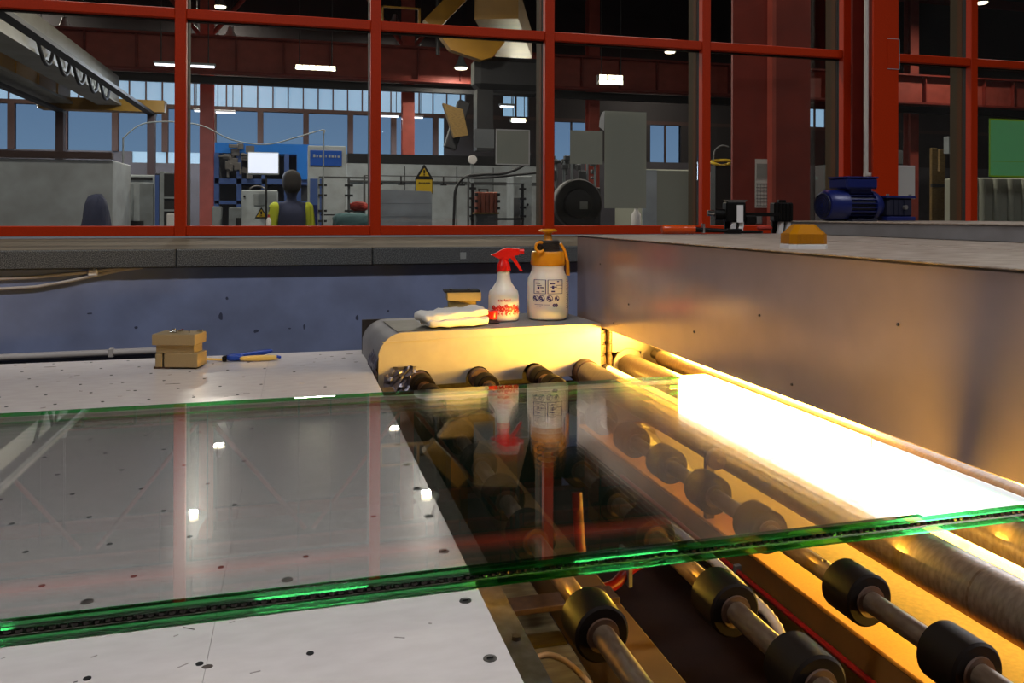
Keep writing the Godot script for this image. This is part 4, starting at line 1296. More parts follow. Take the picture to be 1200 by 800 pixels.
# ---------------------------------------------------------------- the hall behind the glass
func hall_shell() -> void:
	var a := room("floor_hall")
	lim("slab", -14.2, 34.2, -0.2, 0.0, -26.3, -4.3, "hall_floor", a)
	a = room("ceiling_hall")
	lim("deck", -14.2, 34.2, 9.5, 9.7, -26.3, -4.3, "hall_dark", a)
	for k in 8:
		lim("purlin", -14.0, 34.0, 9.2, 9.5, -25.0 + k * 2.6, -24.8 + k * 2.6, "red_dark", a)
	a = room("wall_hall_left")
	lim("face", -14.2, -14.0, 0, 9.5, -26.3, -4.3, "hall_dark", a)
	a = room("wall_hall_right")
	lim("face", 34.0, 34.2, 0, 9.5, -26.3, -4.3, "hall_dark", a)
	a = room("wall_hall_near")
	lim("face", -14.2, -4.45, 0, 9.5, -4.4, -4.3, "hall_dark", a)
	lim("face", 7.1, 34.2, 0, 9.5, -4.4, -4.3, "hall_dark", a)
	lim("face", -4.45, 7.1, 4.6, 9.5, -4.4, -4.3, "hall_dark", a)
	# far wall: bands of glazing between solid bands
	a = room("wall_far")
	lim("band", -14, 34, 0, 2.86, -26.2, -26.0, "hall_wall", a)
	lim("band", -14, -4.8, 2.86, 3.19, -26.2, -26.0, "hall_wall", a)
	lim("band", -2.85, 34, 2.86, 3.19, -26.2, -26.0, "hall_wall", a)
	lim("band", -14, 34, 4.5, 4.62, -26.2, -26.0, "brown_frame", a)
	lim("band", -14, 34, 5.42, 9.5, -26.2, -26.0, "hall_dark", a)
	lim("infill", 4.6, 8.36, 3.19, 4.5, -26.2, -26.0, "hall_dark", a)
	lim("infill", 9.6, 11.87, 3.19, 4.5, -26.2, -26.0, "hall_dark", a)
	lim("infill", 13.05, 34, 3.19, 4.5, -26.2, -26.0, "hall_dark", a)
	lim("infill", 5.3, 6.57, 4.62, 5.42, -26.2, -26.0, "hall_dark", a)
	lim("infill", 7.46, 18.0, 4.62, 5.42, -26.2, -26.0, "hall_dark", a)
	lim("infill", 19.0, 34, 4.62, 5.42, -26.2, -26.0, "hall_dark", a)
	var n := 20
	for k in 14:
		var x := -13.34 + 1.364 * k
		var w := room("window_%d" % n)
		n += 1
		lim("pier", x - 0.17, x, 3.19, 4.5, -26.15, -25.95, "brown_frame", w)
		if k < 13:
			lim("tinted_pane", x, x + 1.194, 3.19, 4.5, -26.1, -26.08, "blue_pane", w)
		for j in 3:
			var xx := x - 0.17 + j * 0.4547
			lim("glazing_bar", xx - 0.02, xx + 0.02, 4.62, 5.42, -26.1, -26.04, "brown_frame", w)
			lim("clear_pane", xx + 0.02, xx + 0.4347, 4.62, 5.42, -26.09, -26.08, "sky_pane", w)
	for q in [[8.36, 9.6, 3.19, 4.5, "blue_pane"], [11.87, 13.05, 3.19, 4.5, "blue_pane"], [6.57, 7.46, 4.62, 5.42, "sky_pane"], [18.0, 19.0, 4.62, 5.42, "sky_pane"], [-4.8, -2.85, 2.86, 3.19, "sky_pane"]]:
		var w := room("window_%d" % n)
		n += 1
		lim("pane", q[0], q[1], q[2], q[3], -26.09, -26.08, q[4], w)
		lim("glazing_bar", (q[0] + q[1]) * 0.5 - 0.03, (q[0] + q[1]) * 0.5 + 0.03, q[2], q[3], -26.1, -26.04, "brown_frame", w)

func hall_steel() -> void:
	var t := thing("crane_runway", "long red riveted crane runway girder with stiffeners, running right across the hall", "girder", Vector3(0, 0, -22))
	lim("girder_web", -13.9, 33.9, 5.0, 5.85, -0.03, 0.03, "red_steel", t)
	lim("top_flange", -13.9, 33.9, 5.85, 5.9, -0.2, 0.22, "red_dark", t)
	lim("bottom_flange", -13.9, 33.9, 4.94, 5.0, -0.2, 0.22, "red_dark", t)
	lim("cable_duct", -13.9, 33.9, 4.72, 4.92, -0.35, -0.15, "near_black", t)
	for k in 40:
		lim("stiffener", -13.4 + 1.18 * k, -13.36 + 1.18 * k, 5.0, 5.85, 0.03, 0.16, "red_dark", t)
	var k := 0
	for q in [[-13.0, "red hall column at the far left end of the runway"], [-2.37, "red hall column behind the left mullion, in front of the dusk windows"], [2.99, "red hall column left of the dark hoist"], [8.56, "red hall column above the reel"], [14.0, "red hall column behind the white box cabinet"], [20.0, "red hall column at the right, half in the dark"]]:
		var c := thing("hall_column", q[1], "column", Vector3(q[0], 0, -22.9), 0.0)
		lim("flange", -0.17, 0.17, 0, 9.2, 0.14, 0.16, "red_steel", c)
		lim("flange", -0.17, 0.17, 0, 9.2, -0.16, -0.14, "red_steel", c)
		lim("web", -0.01, 0.01, 0, 9.2, -0.14, 0.14, "red_dark", c)
		k += 1
	t = thing("roof_brace", "thin red diagonal roof braces above the runway girder", "brace", Vector3(0, 0, -22.8))
	for x in [-8.0, -2.4, 3.0]:
		var st := S()
		rod(st, Vector3(x, 5.9, 0), Vector3(x + 2.6, 9.2, 0), 0.06, 6)
		obj("brace", st, "red_dark", t)
		st = S()
		rod(st, Vector3(x, 5.9, 0), Vector3(x - 2.6, 9.2, 0), 0.06, 6)
		obj("brace", st, "red_dark", t)
	# near red column with the calendar
	t = thing("hall_column", "broad dark red column just behind the glass, left of the blue motor", "column", Vector3(4.5, 0, -7.0))
	lim("side_plate", -0.40, 0.0, 0, 9.2, -0.10, -0.07, "red_dark", t)
	lim("edge_flange", -0.02, 0.02, 0, 9.2, -0.1, 0.02, "red_steel", t)
	lim("front_plate", 0.02, 0.42, 0, 9.2, -0.03, 0.0, "red_dark", t)
	t = thing("wall_calendar", "narrow pale calendar sheet with a picture above a grid, on the dark red column", "calendar", Vector3(4.44, 1.42, -7.066))
	box("sheet", Vector3(0, 0.24, 0), Vector3(0.19, 0.48, 0.003), "paper", t)
	box("picture", Vector3(0, 0.36, 0.002), Vector3(0.16, 0.15, 0.001), "paper_grey", t)
	for j in 7:
		box("grid_line", Vector3(0, 0.02 + j * 0.036, 0.002), Vector3(0.17, 0.004, 0.001), "dark_grey", t)
	for j in 5:
		box("grid_line", Vector3(-0.07 + j * 0.035, 0.13, 0.002), Vector3(0.003, 0.22, 0.001), "dark_grey", t)
	# left bridge crane: two girders that run away from us to an end truck
	t = thing("bridge_crane", "yellow and grey bridge crane with two box girders, at the top left of the hall", "crane", Vector3(0, 0, 0))
	lim("girder", -5.35, -4.95, 3.85, 4.45, -20.0, -8.0, "crane_yellow", t)
	lim("girder_flange", -5.4, -4.9, 3.8, 3.85, -20.0, -8.0, "crane_pale", t)
	lim("girder", -4.35, -3.95, 3.85, 4.45, -20.0, -8.0, "crane_pale", t)
	lim("girder_flange", -4.4, -3.9, 3.8, 3.85, -20.0, -8.0, "crane_pale", t)
	lim("end_truck", -5.6, -3.0, 3.68, 3.95, -20.4, -20.0, "crane_yellow", t)
	lim("end_truck", -5.6, -3.0, 3.68, 3.95, -8.0, -7.6, "crane_yellow", t)
	for q in [-5.2, -3.3]:
		lim("track_rail", q - 0.08, q + 0.08, 3.62, 3.68, -20.4, -7.6, "near_black", t)
	for z in [-20.2, -7.8]:
		for q in [-5.2, -3.3]:
			lim("support_post", q - 0.08, q + 0.08, 0, 3.62, z - 0.1, z + 0.1, "brown_frame", t)
	for j in 8:
		lim("girder_rib", -4.96, -4.93, 3.85, 4.45, -19.0 + j * 1.3, -18.96 + j * 1.3, "crane_yellow", t)
	for j in 5:
		var z := -18.6 + j * 1.0
		wire("festoon_cable", [Vector3(-3.85, 4.1, z), Vector3(-3.83, 3.75, z + 0.3), Vector3(-3.84, 3.72, z + 0.6), Vector3(-3.85, 4.1, z + 1.0)], 0.03, "near_black", t)
	# second crane at the top centre
	t = thing("crane_trolley", "big yellow crane trolley with a dark hoist, hanging at the top centre of the hall", "crane", Vector3(0, 0, -14))
	slab("side_plate", [Vector2(2.35, 4.45), Vector2(2.55, 4.2), Vector2(3.1, 4.05), Vector2(3.3, 4.12), Vector2(3.6, 4.5)], 0.2, Transform3D.IDENTITY, "crane_yellow", t)
	box("girder", Vector3(3.85, 4.95, -1.0), Vector3(0.75, 0.55, 3.5), "crane_yellow", t, 0.0, Basis(Vector3.UP, -0.35))
	box("diagonal_beam", Vector3(2.5, 4.95, 0), Vector3(0.28, 0.9, 0.25), "crane_yellow", t, 0.0, Basis(Vector3.BACK, -0.75))
	for q in [[1.37, 4.9, 2.03, 4.93], [1.37, 4.55, 2.3, 4.6], [2.0, 4.55, 2.04, 4.93], [1.37, 4.55, 1.4, 4.93]]:
		lim("hand_rail", q[0], q[2], q[1], q[3], 0.0, 0.04, "crane_yellow", t)
	lim("hoist_body", 3.05, 4.35, 3.6, 4.2, -0.6, -0.1, "near_black", t, 0.1)
	lim("hoist_column", 3.1, 3.4, 2.5, 3.6, -0.5, -0.2, "near_black", t)
	cyl("hoist_rope", Vector3(2.4, 4.2, -0.3), Vector3(2.4, 9.4, -0.3), 0.04, "near_black", t, 6)
	cyl("hoist_rope", Vector3(3.9, 5.2, -0.3), Vector3(3.9, 9.4, -0.3), 0.04, "near_black", t, 6)
	box("bent_arm", Vector3(2.75, 2.95, -0.3), Vector3(0.22, 0.9, 0.2), "near_black", t, 0.02, Basis(Vector3.BACK, -0.3))
	slab("olive_claw", [Vector2(2.45, 3.3), Vector2(2.8, 3.2), Vector2(2.9, 2.75), Vector2(2.65, 2.7)], 0.15, Transform3D(Basis.IDENTITY, Vector3(0, 0, -0.15)), "wood", t)

func lamp_hang(t: Node3D, top: float, xs: Array) -> void:
	for x in xs:
		cyl("hanger_rod", Vector3(x, 0.05, 0), Vector3(x, top - t.position.y, 0), 0.012, "near_black", t, 6)

func hall_lamps() -> void:
	# tube fixtures: x centre, y, z, length
	for q in [[-2.3, 4.43, -18.0, 1.15, "long white tube lamp crossing the left mullion in front of the red girder"], [-6.35, 4.17, -24.0, 0.75, "short white tube lamp furthest left, by the crane girders"], [-2.6, 4.21, -24.0, 0.42, "left one of the two short tube lamps in front of the dusk windows"], [-2.0, 4.19, -24.0, 0.5, "right one of the two short tube lamps in front of the dusk windows"], [2.55, 4.24, -24.0, 0.6, "left one of the tube lamp pair beside the middle red column"], [3.3, 4.23, -24.0, 0.55, "right one of the tube lamp pair beside the middle red column"], [4.63, 3.83, -18.0, 0.3, "small yellowish tube lamp beside the hoist"]]:
		var t := thing("tube_lamp", q[4], "lamp", Vector3(q[0], q[1], q[2]), 0.0, "tube lamps in the hall")
		box("housing", Vector3(0, 0.04, 0), Vector3(q[3] + 0.06, 0.05, 0.12), "cab_grey", t, 0.01)
		for s in [-1, 1]:
			cyl("tube", Vector3(-q[3] * 0.5, 0, 0.03 * s), Vector3(q[3] * 0.5, 0, 0.03 * s), 0.02, "lamp_white", t, 10)
		lamp_hang(t, 9.45, [-q[3] * 0.4, q[3] * 0.4])
		area("lamp_light", Vector3(0, -0.03, 0), Vector3.DOWN, Vector2(q[3], 0.1), Color(0.9, 0.95, 1.0), HALL_E * q[3], t)
	# cell fixtures
	for q in [[0.35, 4.515, -18.0, 6, 1, "six-cell strip lamp hanging in front of the red girder"], [7.2, 4.565, -18.0, 3, 2, "two-row three-cell lamp hanging right of the third mullion"], [5.46, 3.77, -20.0, 5, 1, "small five-cell lamp low beside the dark hoist"]]:
		var t := thing("cell_lamp", q[5], "lamp", Vector3(q[0], q[1], q[2]), 0.0, "cell lamps in the hall")
		var pitch: float = 0.142 if q[3] == 6 else 0.205 if q[3] == 3 else 0.075
		var wd: float = pitch * q[3]
		box("housing", Vector3(0, 0.0, -0.06), Vector3(wd + 0.04, 0.09 + 0.13 * (q[4] - 1), 0.1), "near_black", t)
		for r in q[4]:
			for i in q[3]:
				box("cell", Vector3((i + 0.5) * pitch - wd * 0.5, (r - (q[4] - 1) * 0.5) * 0.125, 0.0), Vector3(pitch * 0.85, 0.095, 0.03), "lamp_warm", t)
		lamp_hang(t, 9.45, [-wd * 0.4, wd * 0.4])
		area("lamp_light", Vector3(0, 0, 0.02), Vector3(0, -0.6, 1), Vector2(wd, 0.1), Color(1.0, 0.97, 0.85), HALL_E * 0.6, t)
	# round high-bay lamps
	for q in [[-2.24, 7.4, -25.0, "high-bay lamp near the top edge, right of the left mullion"], [2.8, 7.09, -24.5, "high-bay lamp at the top edge, inside the yellow railing"], [-5.96, 6.18, -23.5, "high-bay lamp above the red girder at the top left"], [-1.83, 6.19, -23.5, "high-bay lamp above the red girder, right of the left mullion"], [4.15, 5.22, -21.0, "small lamp against the girder, left of the third mullion"], [11.64, 6.63, -24.0, "high-bay lamp above the girder, left of the fourth mullion"], [20.0, 7.8, -20.0, "cold lamp in the top right corner"], [-7.39, 7.44, -25.0, "high-bay lamp hidden above the top left pane"], [-1.42, 4.8, -12.0, "near high-bay lamp above the second pane"], [1.86, 4.8, -12.0, "near high-bay lamp above the third pane"], [-8.5, 8.2, -6.5, "big roof lamp furthest left, high above the plain grey panel"], [-2.0, 8.2, -6.5, "big roof lamp high above the blue machine"], [4.5, 8.2, -6.5, "big roof lamp high above the broad dark red column"], [11.0, 8.2, -6.5, "big roof lamp high above the dark press"]]:
		var t := thing("high_bay_lamp", q[3], "lamp", Vector3(q[0], q[1], q[2]), 0.0, "high-bay lamps in the hall")
		var st := S()
		lathe(st, [Vector2(0.19, 0.0), Vector2(0.2, 0.0), Vector2(0.1, 0.16), Vector2(0.06, 0.3), Vector2(0, 0.3)], Transform3D.IDENTITY, 20)
		obj("reflector", st, "cab_grey", t)
		cyl("lens", Vector3(0, -0.03, 0), Vector3(0, 0.03, 0), 0.15 if q[2] < -15.0 else 0.07, "lamp_warm", t, 20, 0.17 if q[2] < -15.0 else 0.08)
		cyl("hanger_rod", Vector3(0, 0.3, 0), Vector3(0, 9.45 - q[1], 0), 0.012, "near_black", t, 6)
		area("lamp_light", Vector3(0, -0.05, 0), Vector3.DOWN, Vector2(0.3, 0.3) if q[1] > 7.9 and q[2] > -12.0 else Vector2(0.25, 0.25) if q[2] < -15.0 else Vector2(0.12, 0.12), Color(1.0, 0.97, 0.9), HALL_E * (1.7 if q[1] > 7.9 and q[2] > -12.0 else 0.7), t)

func cabinet(called: String, label: String, x0: float, x1: float, top: float, z: float, depth: float, m: String, category := "cabinet") -> Node3D:
	var t := thing(called, label, category, Vector3((x0 + x1) * 0.5, 0, z))
	var w := x1 - x0
	lim("body", -w * 0.5, w * 0.5, 0.06, top, -depth, 0, m, t, 0.008)
	lim("base", -w * 0.48, w * 0.48, 0, 0.06, -depth + 0.02, -0.02, "dark_grey", t)
	return t

func hall_machines() -> void:
	var t := cabinet("machine_cover", "wide plain dark grey panel filling the bottom of the left pane", -4.3, -1.63, 1.83, -8.0, 0.8, "cover_grey", "panel")
	lim("top_rail", -1.33, 1.33, 1.84, 1.9, -0.06, 0.01, "brown_frame", t)
	t = thing("draped_cover", "rounded dark navy draped cover beside the plain grey panel", "cover", Vector3(-1.70, 0, -7.7))
	var dc := S()
	lump(dc, Vector3(0, 0.75, 0), Vector3(0.11, 0.76, 0.15), 0.6, 0.03, 6)
	obj("drape", dc, "jacket", t)
	lim("hem", -0.1, 0.1, 0, 0.05, -0.12, 0.12, "near_black", t)
	t = cabinet("steel_cabinet", "light grey machine cabinet with dark gaps, right of the plain grey panel", -1.85, -1.43, 1.745, -9.0, 0.6, "cab_white")
	lim("door", -0.17, 0.0, 1.15, 1.66, 0.0, 0.012, "cab_grey", t, 0.003)
	lim("side_door", 0.06, 0.19, 1.1, 1.66, 0.0, 0.012, "cab_grey", t, 0.003)
	lim("dark_gap", -0.14, 0.18, 1.69, 1.72, 0.0, 0.008, "near_black", t)
	lim("vent", -0.06, 0.1, 1.2, 1.27, 0.012, 0.016, "near_black", t)
	t = cabinet("shelf_unit", "dark open shelf unit with a blue side, left of the left mullion", -1.42, -1.16, 1.76, -8.9, 0.5, "near_black", "shelf")
	lim("blue_side", -0.128, -0.09, 0.06, 1.74, -0.5, 0.01, "steel_blue", t)
	lim("grey_side", -0.085, -0.045, 0.06, 1.78, -0.5, 0.012, "cab_grey", t)
	lim("shelf_board", -0.05, 0.13, 1.5, 1.52, -0.4, 0.008, "cab_grey", t)
	lim("shelf_board", -0.05, 0.13, 1.37, 1.39, -0.4, 0.008, "cab_grey", t)
	t = thing("paper_box", "small white box at the bottom right corner of the left pane", "box", Vector3(-1.2, 0, -8.5))
	lim("stand", -0.04, 0.04, 0, 1.22, -0.1, 0, "dark_grey", t)
	lim("carton", -0.05, 0.05, 1.22, 1.345, -0.1, 0.0, "label_white", t, 0.004)
	# blue machine with its frame of pipes and wires
	t = thing("blue_machine", "blue steel machine frame full of pipes and grey units, seen through the second pane", "machine", Vector3(0, 0, -10))
	lim("top_beam", -0.95, 0.3, 2.06, 2.18, -0.4, 0.0, "bright_blue", t)
	lim("mid_beam", -0.95, 0.12, 1.70, 1.76, -0.4, 0.0, "steel_blue", t)
	lim("low_beam", -0.95, 0.12, 1.46, 1.50, -0.4, 0.0, "steel_blue", t)
	for x in [-0.93, -0.68, -0.40, -0.14, 0.0]:
		lim("upright", x - 0.028, x + 0.028, 0, 2.06, -0.08, 0.0, "steel_blue", t)
	lim("blue_casing", -0.02, 0.12, 1.76, 2.1, -0.3, 0.02, "bright_blue", t)
	lim("back_sheet", -0.95, 0.12, 0.2, 2.06, -0.42, -0.38, "dark_grey", t)
	var st := S()
	for i in 26:
		var c := Vector3(rng.randf_range(-0.86, -0.48), rng.randf_range(1.78, 2.14), rng.randf_range(-0.05, 0.05))
		bx(st, c, Vector3(rng.randf_range(0.02, 0.12), rng.randf_range(0.02, 0.1), 0.05), 0.004)
	var cl := obj("valve_cluster", st, "alu", t)
	cl.set_meta("kind", "stuff")
	var ring := []
	for k in 17:
		ring.append(Vector3(-0.47 + cos(TAU * k / 16) * 0.09, 1.615 + sin(TAU * k / 16) * 0.06, 0.03))
	wire("coiled_hose", ring, 0.011, "alu", t, 6, 2)
	lim("grey_unit", -0.96, -0.86, 1.2, 1.43, 0.0, 0.2, "cab_grey", t, 0.01)
	lim("grey_unit", -0.78, -0.58, 1.15, 1.42, 0.0, 0.2, "cab_grey", t, 0.01)
	lim("dark_unit", -0.70, -0.62, 1.2, 1.3, 0.2, 0.22, "near_black", t)
	t = thing("overhead_cable", "thin pale cable sagging across the second pane in front of the blue windows", "cable", Vector3(0, 0, -8.9))
	wire("cable_run", [Vector3(-1.72, 2.11, 0), Vector3(-1.5, 2.27, 0), Vector3(-1.02, 2.27, 0), Vector3(-0.68, 2.12, 0), Vector3(-0.33, 2.08, 0), Vector3(0.0, 2.17, 0), Vector3(0.25, 2.25, 0), Vector3(0.255, 2.2, 0)], 0.007, "cab_white", t, 6)
	cyl("drop_pole", Vector3(0.256, 0, 0), Vector3(0.256, 2.25, 0), 0.008, "cab_grey", t, 6)
	cyl("far_pole", Vector3(-1.72, 0, 0), Vector3(-1.72, 2.11, 0), 0.008, "cab_grey", t, 6)
	t = thing("white_screen", "bright white screen on a thin black pole, left half of the second pane", "screen", Vector3(-0.374, 0, -9.2))
	lim("bezel", -0.165, 0.165, 1.77, 2.02, -0.03, 0.0, "cab_white", t, 0.01)
	lim("lit_face", -0.155, 0.155, 1.79, 2.01, 0.0, 0.004, "screen_white", t)
	lim("lower_edge", -0.155, 0.155, 1.775, 1.79, 0.0, 0.006, "cab_grey", t)
	area("screen_light", Vector3(0, 1.9, 0.01), Vector3.BACK, Vector2(0.31, 0.22), Color(0.85, 0.9, 1.0), 0.3, t)
	cyl("pole", Vector3(0.03, 0, -0.02), Vector3(0.03, 1.77, -0.02), 0.012, "near_black", t, 8)
	cyl("pole_foot", Vector3(0.03, 0, -0.02), Vector3(0.03, 0.03, -0.02), 0.16, "near_black", t, 16)
	t = cabinet("control_cabinet", "light grey control cabinet with a yellow warning triangle, below the white screen", -0.615, -0.23, 1.61, -9.42, 0.35, "cab_white")
	lim("inset_panel", -0.06, 0.06, 1.44, 1.57, 0, 0.008, "cab_grey", t, 0.002)
	lim("door_seam", 0.075, 0.08, 0.1, 1.6, 0, 0.003, "dark_grey", t)
	warn(t, Vector3(0.02, 1.30, 0.002), 0.14)
	cyl("lock", Vector3(-0.16, 1.54, 0), Vector3(-0.16, 1.54, 0.01), 0.012, "near_black", t, 8)
	t = thing("white_bottle", "small white bottle with a red cap in front of the control cabinet", "bottle", Vector3(-0.30, 0, -8.7))
	lim("stand", -0.03, 0.03, 0, 1.22, -0.03, 0.03, "dark_grey", t)
	st = S()
	lathe(st, [Vector2(0, 1.22), Vector2(0.027, 1.22), Vector2(0.027, 1.28), Vector2(0.01, 1.31), Vector2(0, 1.31)], Transform3D.IDENTITY, 14)
	obj("bottle", st, "label_white", t)
	cyl("cap", Vector3(0, 1.31, 0), Vector3(0, 1.34, 0), 0.012, "coral", t, 10)
	# person
	t = thing("person", "person in a dark jacket with yellow-green sleeves standing with back turned beside the control cabinet", "person", Vector3(-0.075, 0, -9.0), 10.0)
	st = S()
	nets(st, [[Vector3(0, 0.93, 0), 0.13, Vector3(0, 1.32, 0), 0.145], [Vector3(-0.13, 1.42, 0), 0.055, Vector3(0.13, 1.42, 0), 0.055], [Vector3(0, 1.4, 0), 0.06, Vector3(0, 1.55, 0.01), 0.05], [Vector3(0, 1.63, 0.01), 0.085, Vector3(0, 1.69, 0.0), 0.09],
		[Vector3(-0.09, 0.9, 0), 0.085, Vector3(-0.1, 0.5, 0.01), 0.06], [Vector3(-0.1, 0.5, 0.01), 0.058, Vector3(-0.1, 0.1, -0.02), 0.042], [Vector3(0.09, 0.9, 0), 0.085, Vector3(0.1, 0.5, 0.01), 0.06], [Vector3(0.1, 0.5, 0.01), 0.058, Vector3(0.1, 0.1, -0.02), 0.042],
		[Vector3(-0.1, 0.045, -0.04), 0.045, Vector3(-0.11, 0.045, 0.12), 0.04], [Vector3(0.1, 0.045, -0.04), 0.045, Vector3(0.11, 0.045, 0.12), 0.04],
		[Vector3(-0.185, 1.4, 0), 0.055, Vector3(-0.21, 1.12, 0.0), 0.045], [Vector3(-0.21, 1.12, 0), 0.043, Vector3(-0.16, 0.92, -0.14), 0.032], [Vector3(0.185, 1.4, 0), 0.055, Vector3(0.21, 1.12, 0), 0.045], [Vector3(0.21, 1.12, 0), 0.043, Vector3(0.16, 0.92, -0.14), 0.032],
		[Vector3(-0.155, 0.9, -0.16), 0.03, Vector3(-0.14, 0.86, -0.2), 0.022], [Vector3(0.155, 0.9, -0.16), 0.03, Vector3(0.14, 0.86, -0.2), 0.022], [Vector3(0, 1.66, -0.08), 0.014, Vector3(0, 1.64, -0.1), 0.012]], 0.024, 0.035)
	obj("body", st, "jacket", t)
	st = S()
	nets(st, [[Vector3(0, 1.655, 0.03), 0.098, Vector3(0, 1.72, 0.012), 0.102]], 0.02, 0.02)
	obj("hair", st, "hair", t)
	for s in [-1, 1]:
		st = S()
		nets(st, [[Vector3(0.17 * s, 1.41, 0), 0.066, Vector3(0.212 * s, 1.12, 0.0), 0.056], [Vector3(0.212 * s, 1.12, 0), 0.056, Vector3(0.172 * s, 0.96, -0.12), 0.046]], 0.02, 0.02)
		obj("sleeve", st, "hivis", t)
	st = S()
	nets(st, [[Vector3(-0.09, 0.92, 0), 0.1, Vector3(-0.1, 0.5, 0.01), 0.072], [Vector3(-0.1, 0.5, 0.01), 0.072, Vector3(-0.1, 0.1, -0.02), 0.058], [Vector3(0.09, 0.92, 0), 0.1, Vector3(0.1, 0.5, 0.01), 0.072], [Vector3(0.1, 0.5, 0.01), 0.072, Vector3(0.1, 0.1, -0.02), 0.058]], 0.024, 0.02)
	obj("trousers", st, "trousers", t)
	# panel with blue sign
	t = cabinet("sign_cabinet", "tall pale cabinet with a blue sign plate, right of the person", 0.10, 0.53, 2.13, -9.5, 0.25, "cab_white")
	lim("blue_sign", -0.19, 0.165, 1.9, 2.075, 0.0, 0.01, "sign_blue", t, 0.003)
	for i in 9:
		lim("sign_lettering", -0.155 + i * 0.034, -0.155 + i * 0.034 + [0.022, 0.018, 0.024, 0.02, 0.012, 0.022, 0.024, 0.018, 0.022][i], 1.995, 1.995 + (0.034 if i in [0, 5] else 0.024), 0.01, 0.013, "cab_white", t)
	lim("blue_door", -0.19, -0.06, 0.08, 1.75, 0, 0.01, "steel_blue", t)
	lim("dark_lower", -0.19, -0.10, 0.08, 1.45, 0.01, 0.014, "motor_blue", t)
	# clip rails of the glass rack
	t = thing("clip_rack", "thin dark rack with rows of small clips, left of the second mullion", "rack", Vector3(0.51, 0, -9.0))
	for x in [-0.26, 0.02, 0.28]:
		lim("clip_rail", x - 0.012, x + 0.012, 0, 1.735, -0.02, 0.02, "dark_grey", t)
		for y in [1.27, 1.38, 1.55, 1.66]:
			lim("clip", x - 0.045, x + 0.045, y - 0.012, y + 0.012, 0.0, 0.03, "near_black", t)
	lim("cross_bar", -0.30, 0.31, 1.735, 1.755, -0.02, 0.02, "dark_grey", t)
	lim("cross_bar", -0.28, 0.3, 1.33, 1.345, -0.02, 0.02, "near_black", t)
	lim("side_post", -0.31, -0.29, 0, 1.74, -0.02, 0.02, "cab_grey", t)
	t = thing("covered_pallet", "low teal-grey covered load in front of the clip rack", "load", Vector3(0.55, 0, -8.6))
	lim("pallet", -0.2, 0.2, 0, 1.18, -0.3, 0.0, "dark_grey", t)
	st = S()
	lump(st, Vector3(0, 1.27, -0.15), Vector3(0.2, 0.085, 0.16), 0.5, 0.02, 3)
	obj("cover", st, "teal_cover", t)
	t = thing("red_bundle", "small coral-red bundle behind the teal-grey cover", "bundle", Vector3(0.65, 0, -9.15))
	lim("stand", -0.06, 0.06, 0, 1.38, -0.05, 0.05, "dark_grey", t)
	st = S()
	lump(st, Vector3(0, 1.43, 0), Vector3(0.105, 0.05, 0.08), 0.8, 0.02, 5)
	obj("bundle", st, "coral", t)
	# pale sheet bundle on the sill side
	t = thing("wrapped_pack", "large pale wrapped pack with a rounded corner, right of the second mullion", "pack", Vector3(0.62, 0, -4.95))
	lim("trolley", -0.14, 0.14, 0, 1.25, -0.25, 0.05, "dark_grey", t)
	slab("pack_body", [Vector2(-0.17, 1.25), Vector2(0.17, 1.25), Vector2(0.17, 1.475), Vector2(0.162, 1.487), Vector2(-0.1, 1.495), Vector2(-0.17, 1.49)], 0.2, Transform3D(Basis.IDENTITY, Vector3(0, 0, -0.15)), "cab_white", t)
	for y in [1.33, 1.41]:
		lim("wrap_crease", -0.165, 0.168, y, y + 0.003, 0.05, 0.052, "cab_grey", t)
	# warning board
	t = thing("warning_board", "yellow warning board with a black-edged triangle above the pale pack", "sign", Vector3(1.209, 0, -8.0))
	lim("post", -0.02, 0.02, 0, 1.6, -0.04, -0.01, "dark_grey", t)
	slab("board", [Vector2(-0.088, 1.55), Vector2(0.088, 1.55), Vector2(0.088, 1.705), Vector2(0.006, 1.838), Vector2(-0.006, 1.838), Vector2(-0.088, 1.705)], 0.01, Transform3D(Basis.IDENTITY, Vector3(0, 0, -0.01)), "warn_black", t)
	lim("yellow_field", -0.08, 0.08, 1.555, 1.692, 0.0, 0.004, "warn_yellow", t)
	warn(t, Vector3(0, 1.715, 0.001), 0.135)
	for i in 5:
		lim("lettering", -0.055 + i * 0.024, -0.055 + i * 0.024 + 0.017, 1.655, 1.665, 0.004, 0.006, "warn_black", t)
	# long white machine housing
	t = cabinet("long_housing", "long white machine housing running behind the clip rails in the third pane", 0.62, 3.4, 2.03, -11.0, 0.9, "cab_white", "machine")
	for x in [-0.62, 0.1, 0.62]:
		lim("panel_seam", x, x + 0.012, 0.1, 2.0, 0, 0.004, "dark_grey", t)
	lim("dark_rail", -1.38, 1.38, 1.78, 1.8, 0.0, 0.02, "dark_grey", t)
	lim("top_duct", -1.38, 1.39, 2.03, 2.16, -0.5, 0.0, "near_black", t)
	lim("grey_inset", 0.3, 0.62, 1.2, 1.9, 0.0, 0.004, "cab_grey", t)
	t = thing("clip_row", "row of dark hanging clips on a thin rail above the pale pack", "rail", Vector3(1.35, 0, -9.4))
	lim("rail", -0.62, 0.6, 1.785, 1.795, -0.01, 0.01, "dark_grey", t)
	for x in [-0.45, -0.2, 0.06, 0.3, 0.52]:
		lim("drop", x - 0.008, x + 0.008, 1.69, 1.79, -0.008, 0.008, "near_black", t)
		lim("clip", x - 0.035, x + 0.035, 1.685, 1.71, -0.01, 0.02, "near_black", t)
	for x in [-0.62, 0.6]:
		lim("post", x - 0.012, x + 0.012, 0, 1.79, -0.01, 0.01, "dark_grey", t)
	# wound coil on a frame
	t = thing("test_frame", "black clip frame around a brown coil block in the third pane", "frame", Vector3(1.73, 0, -7.1))
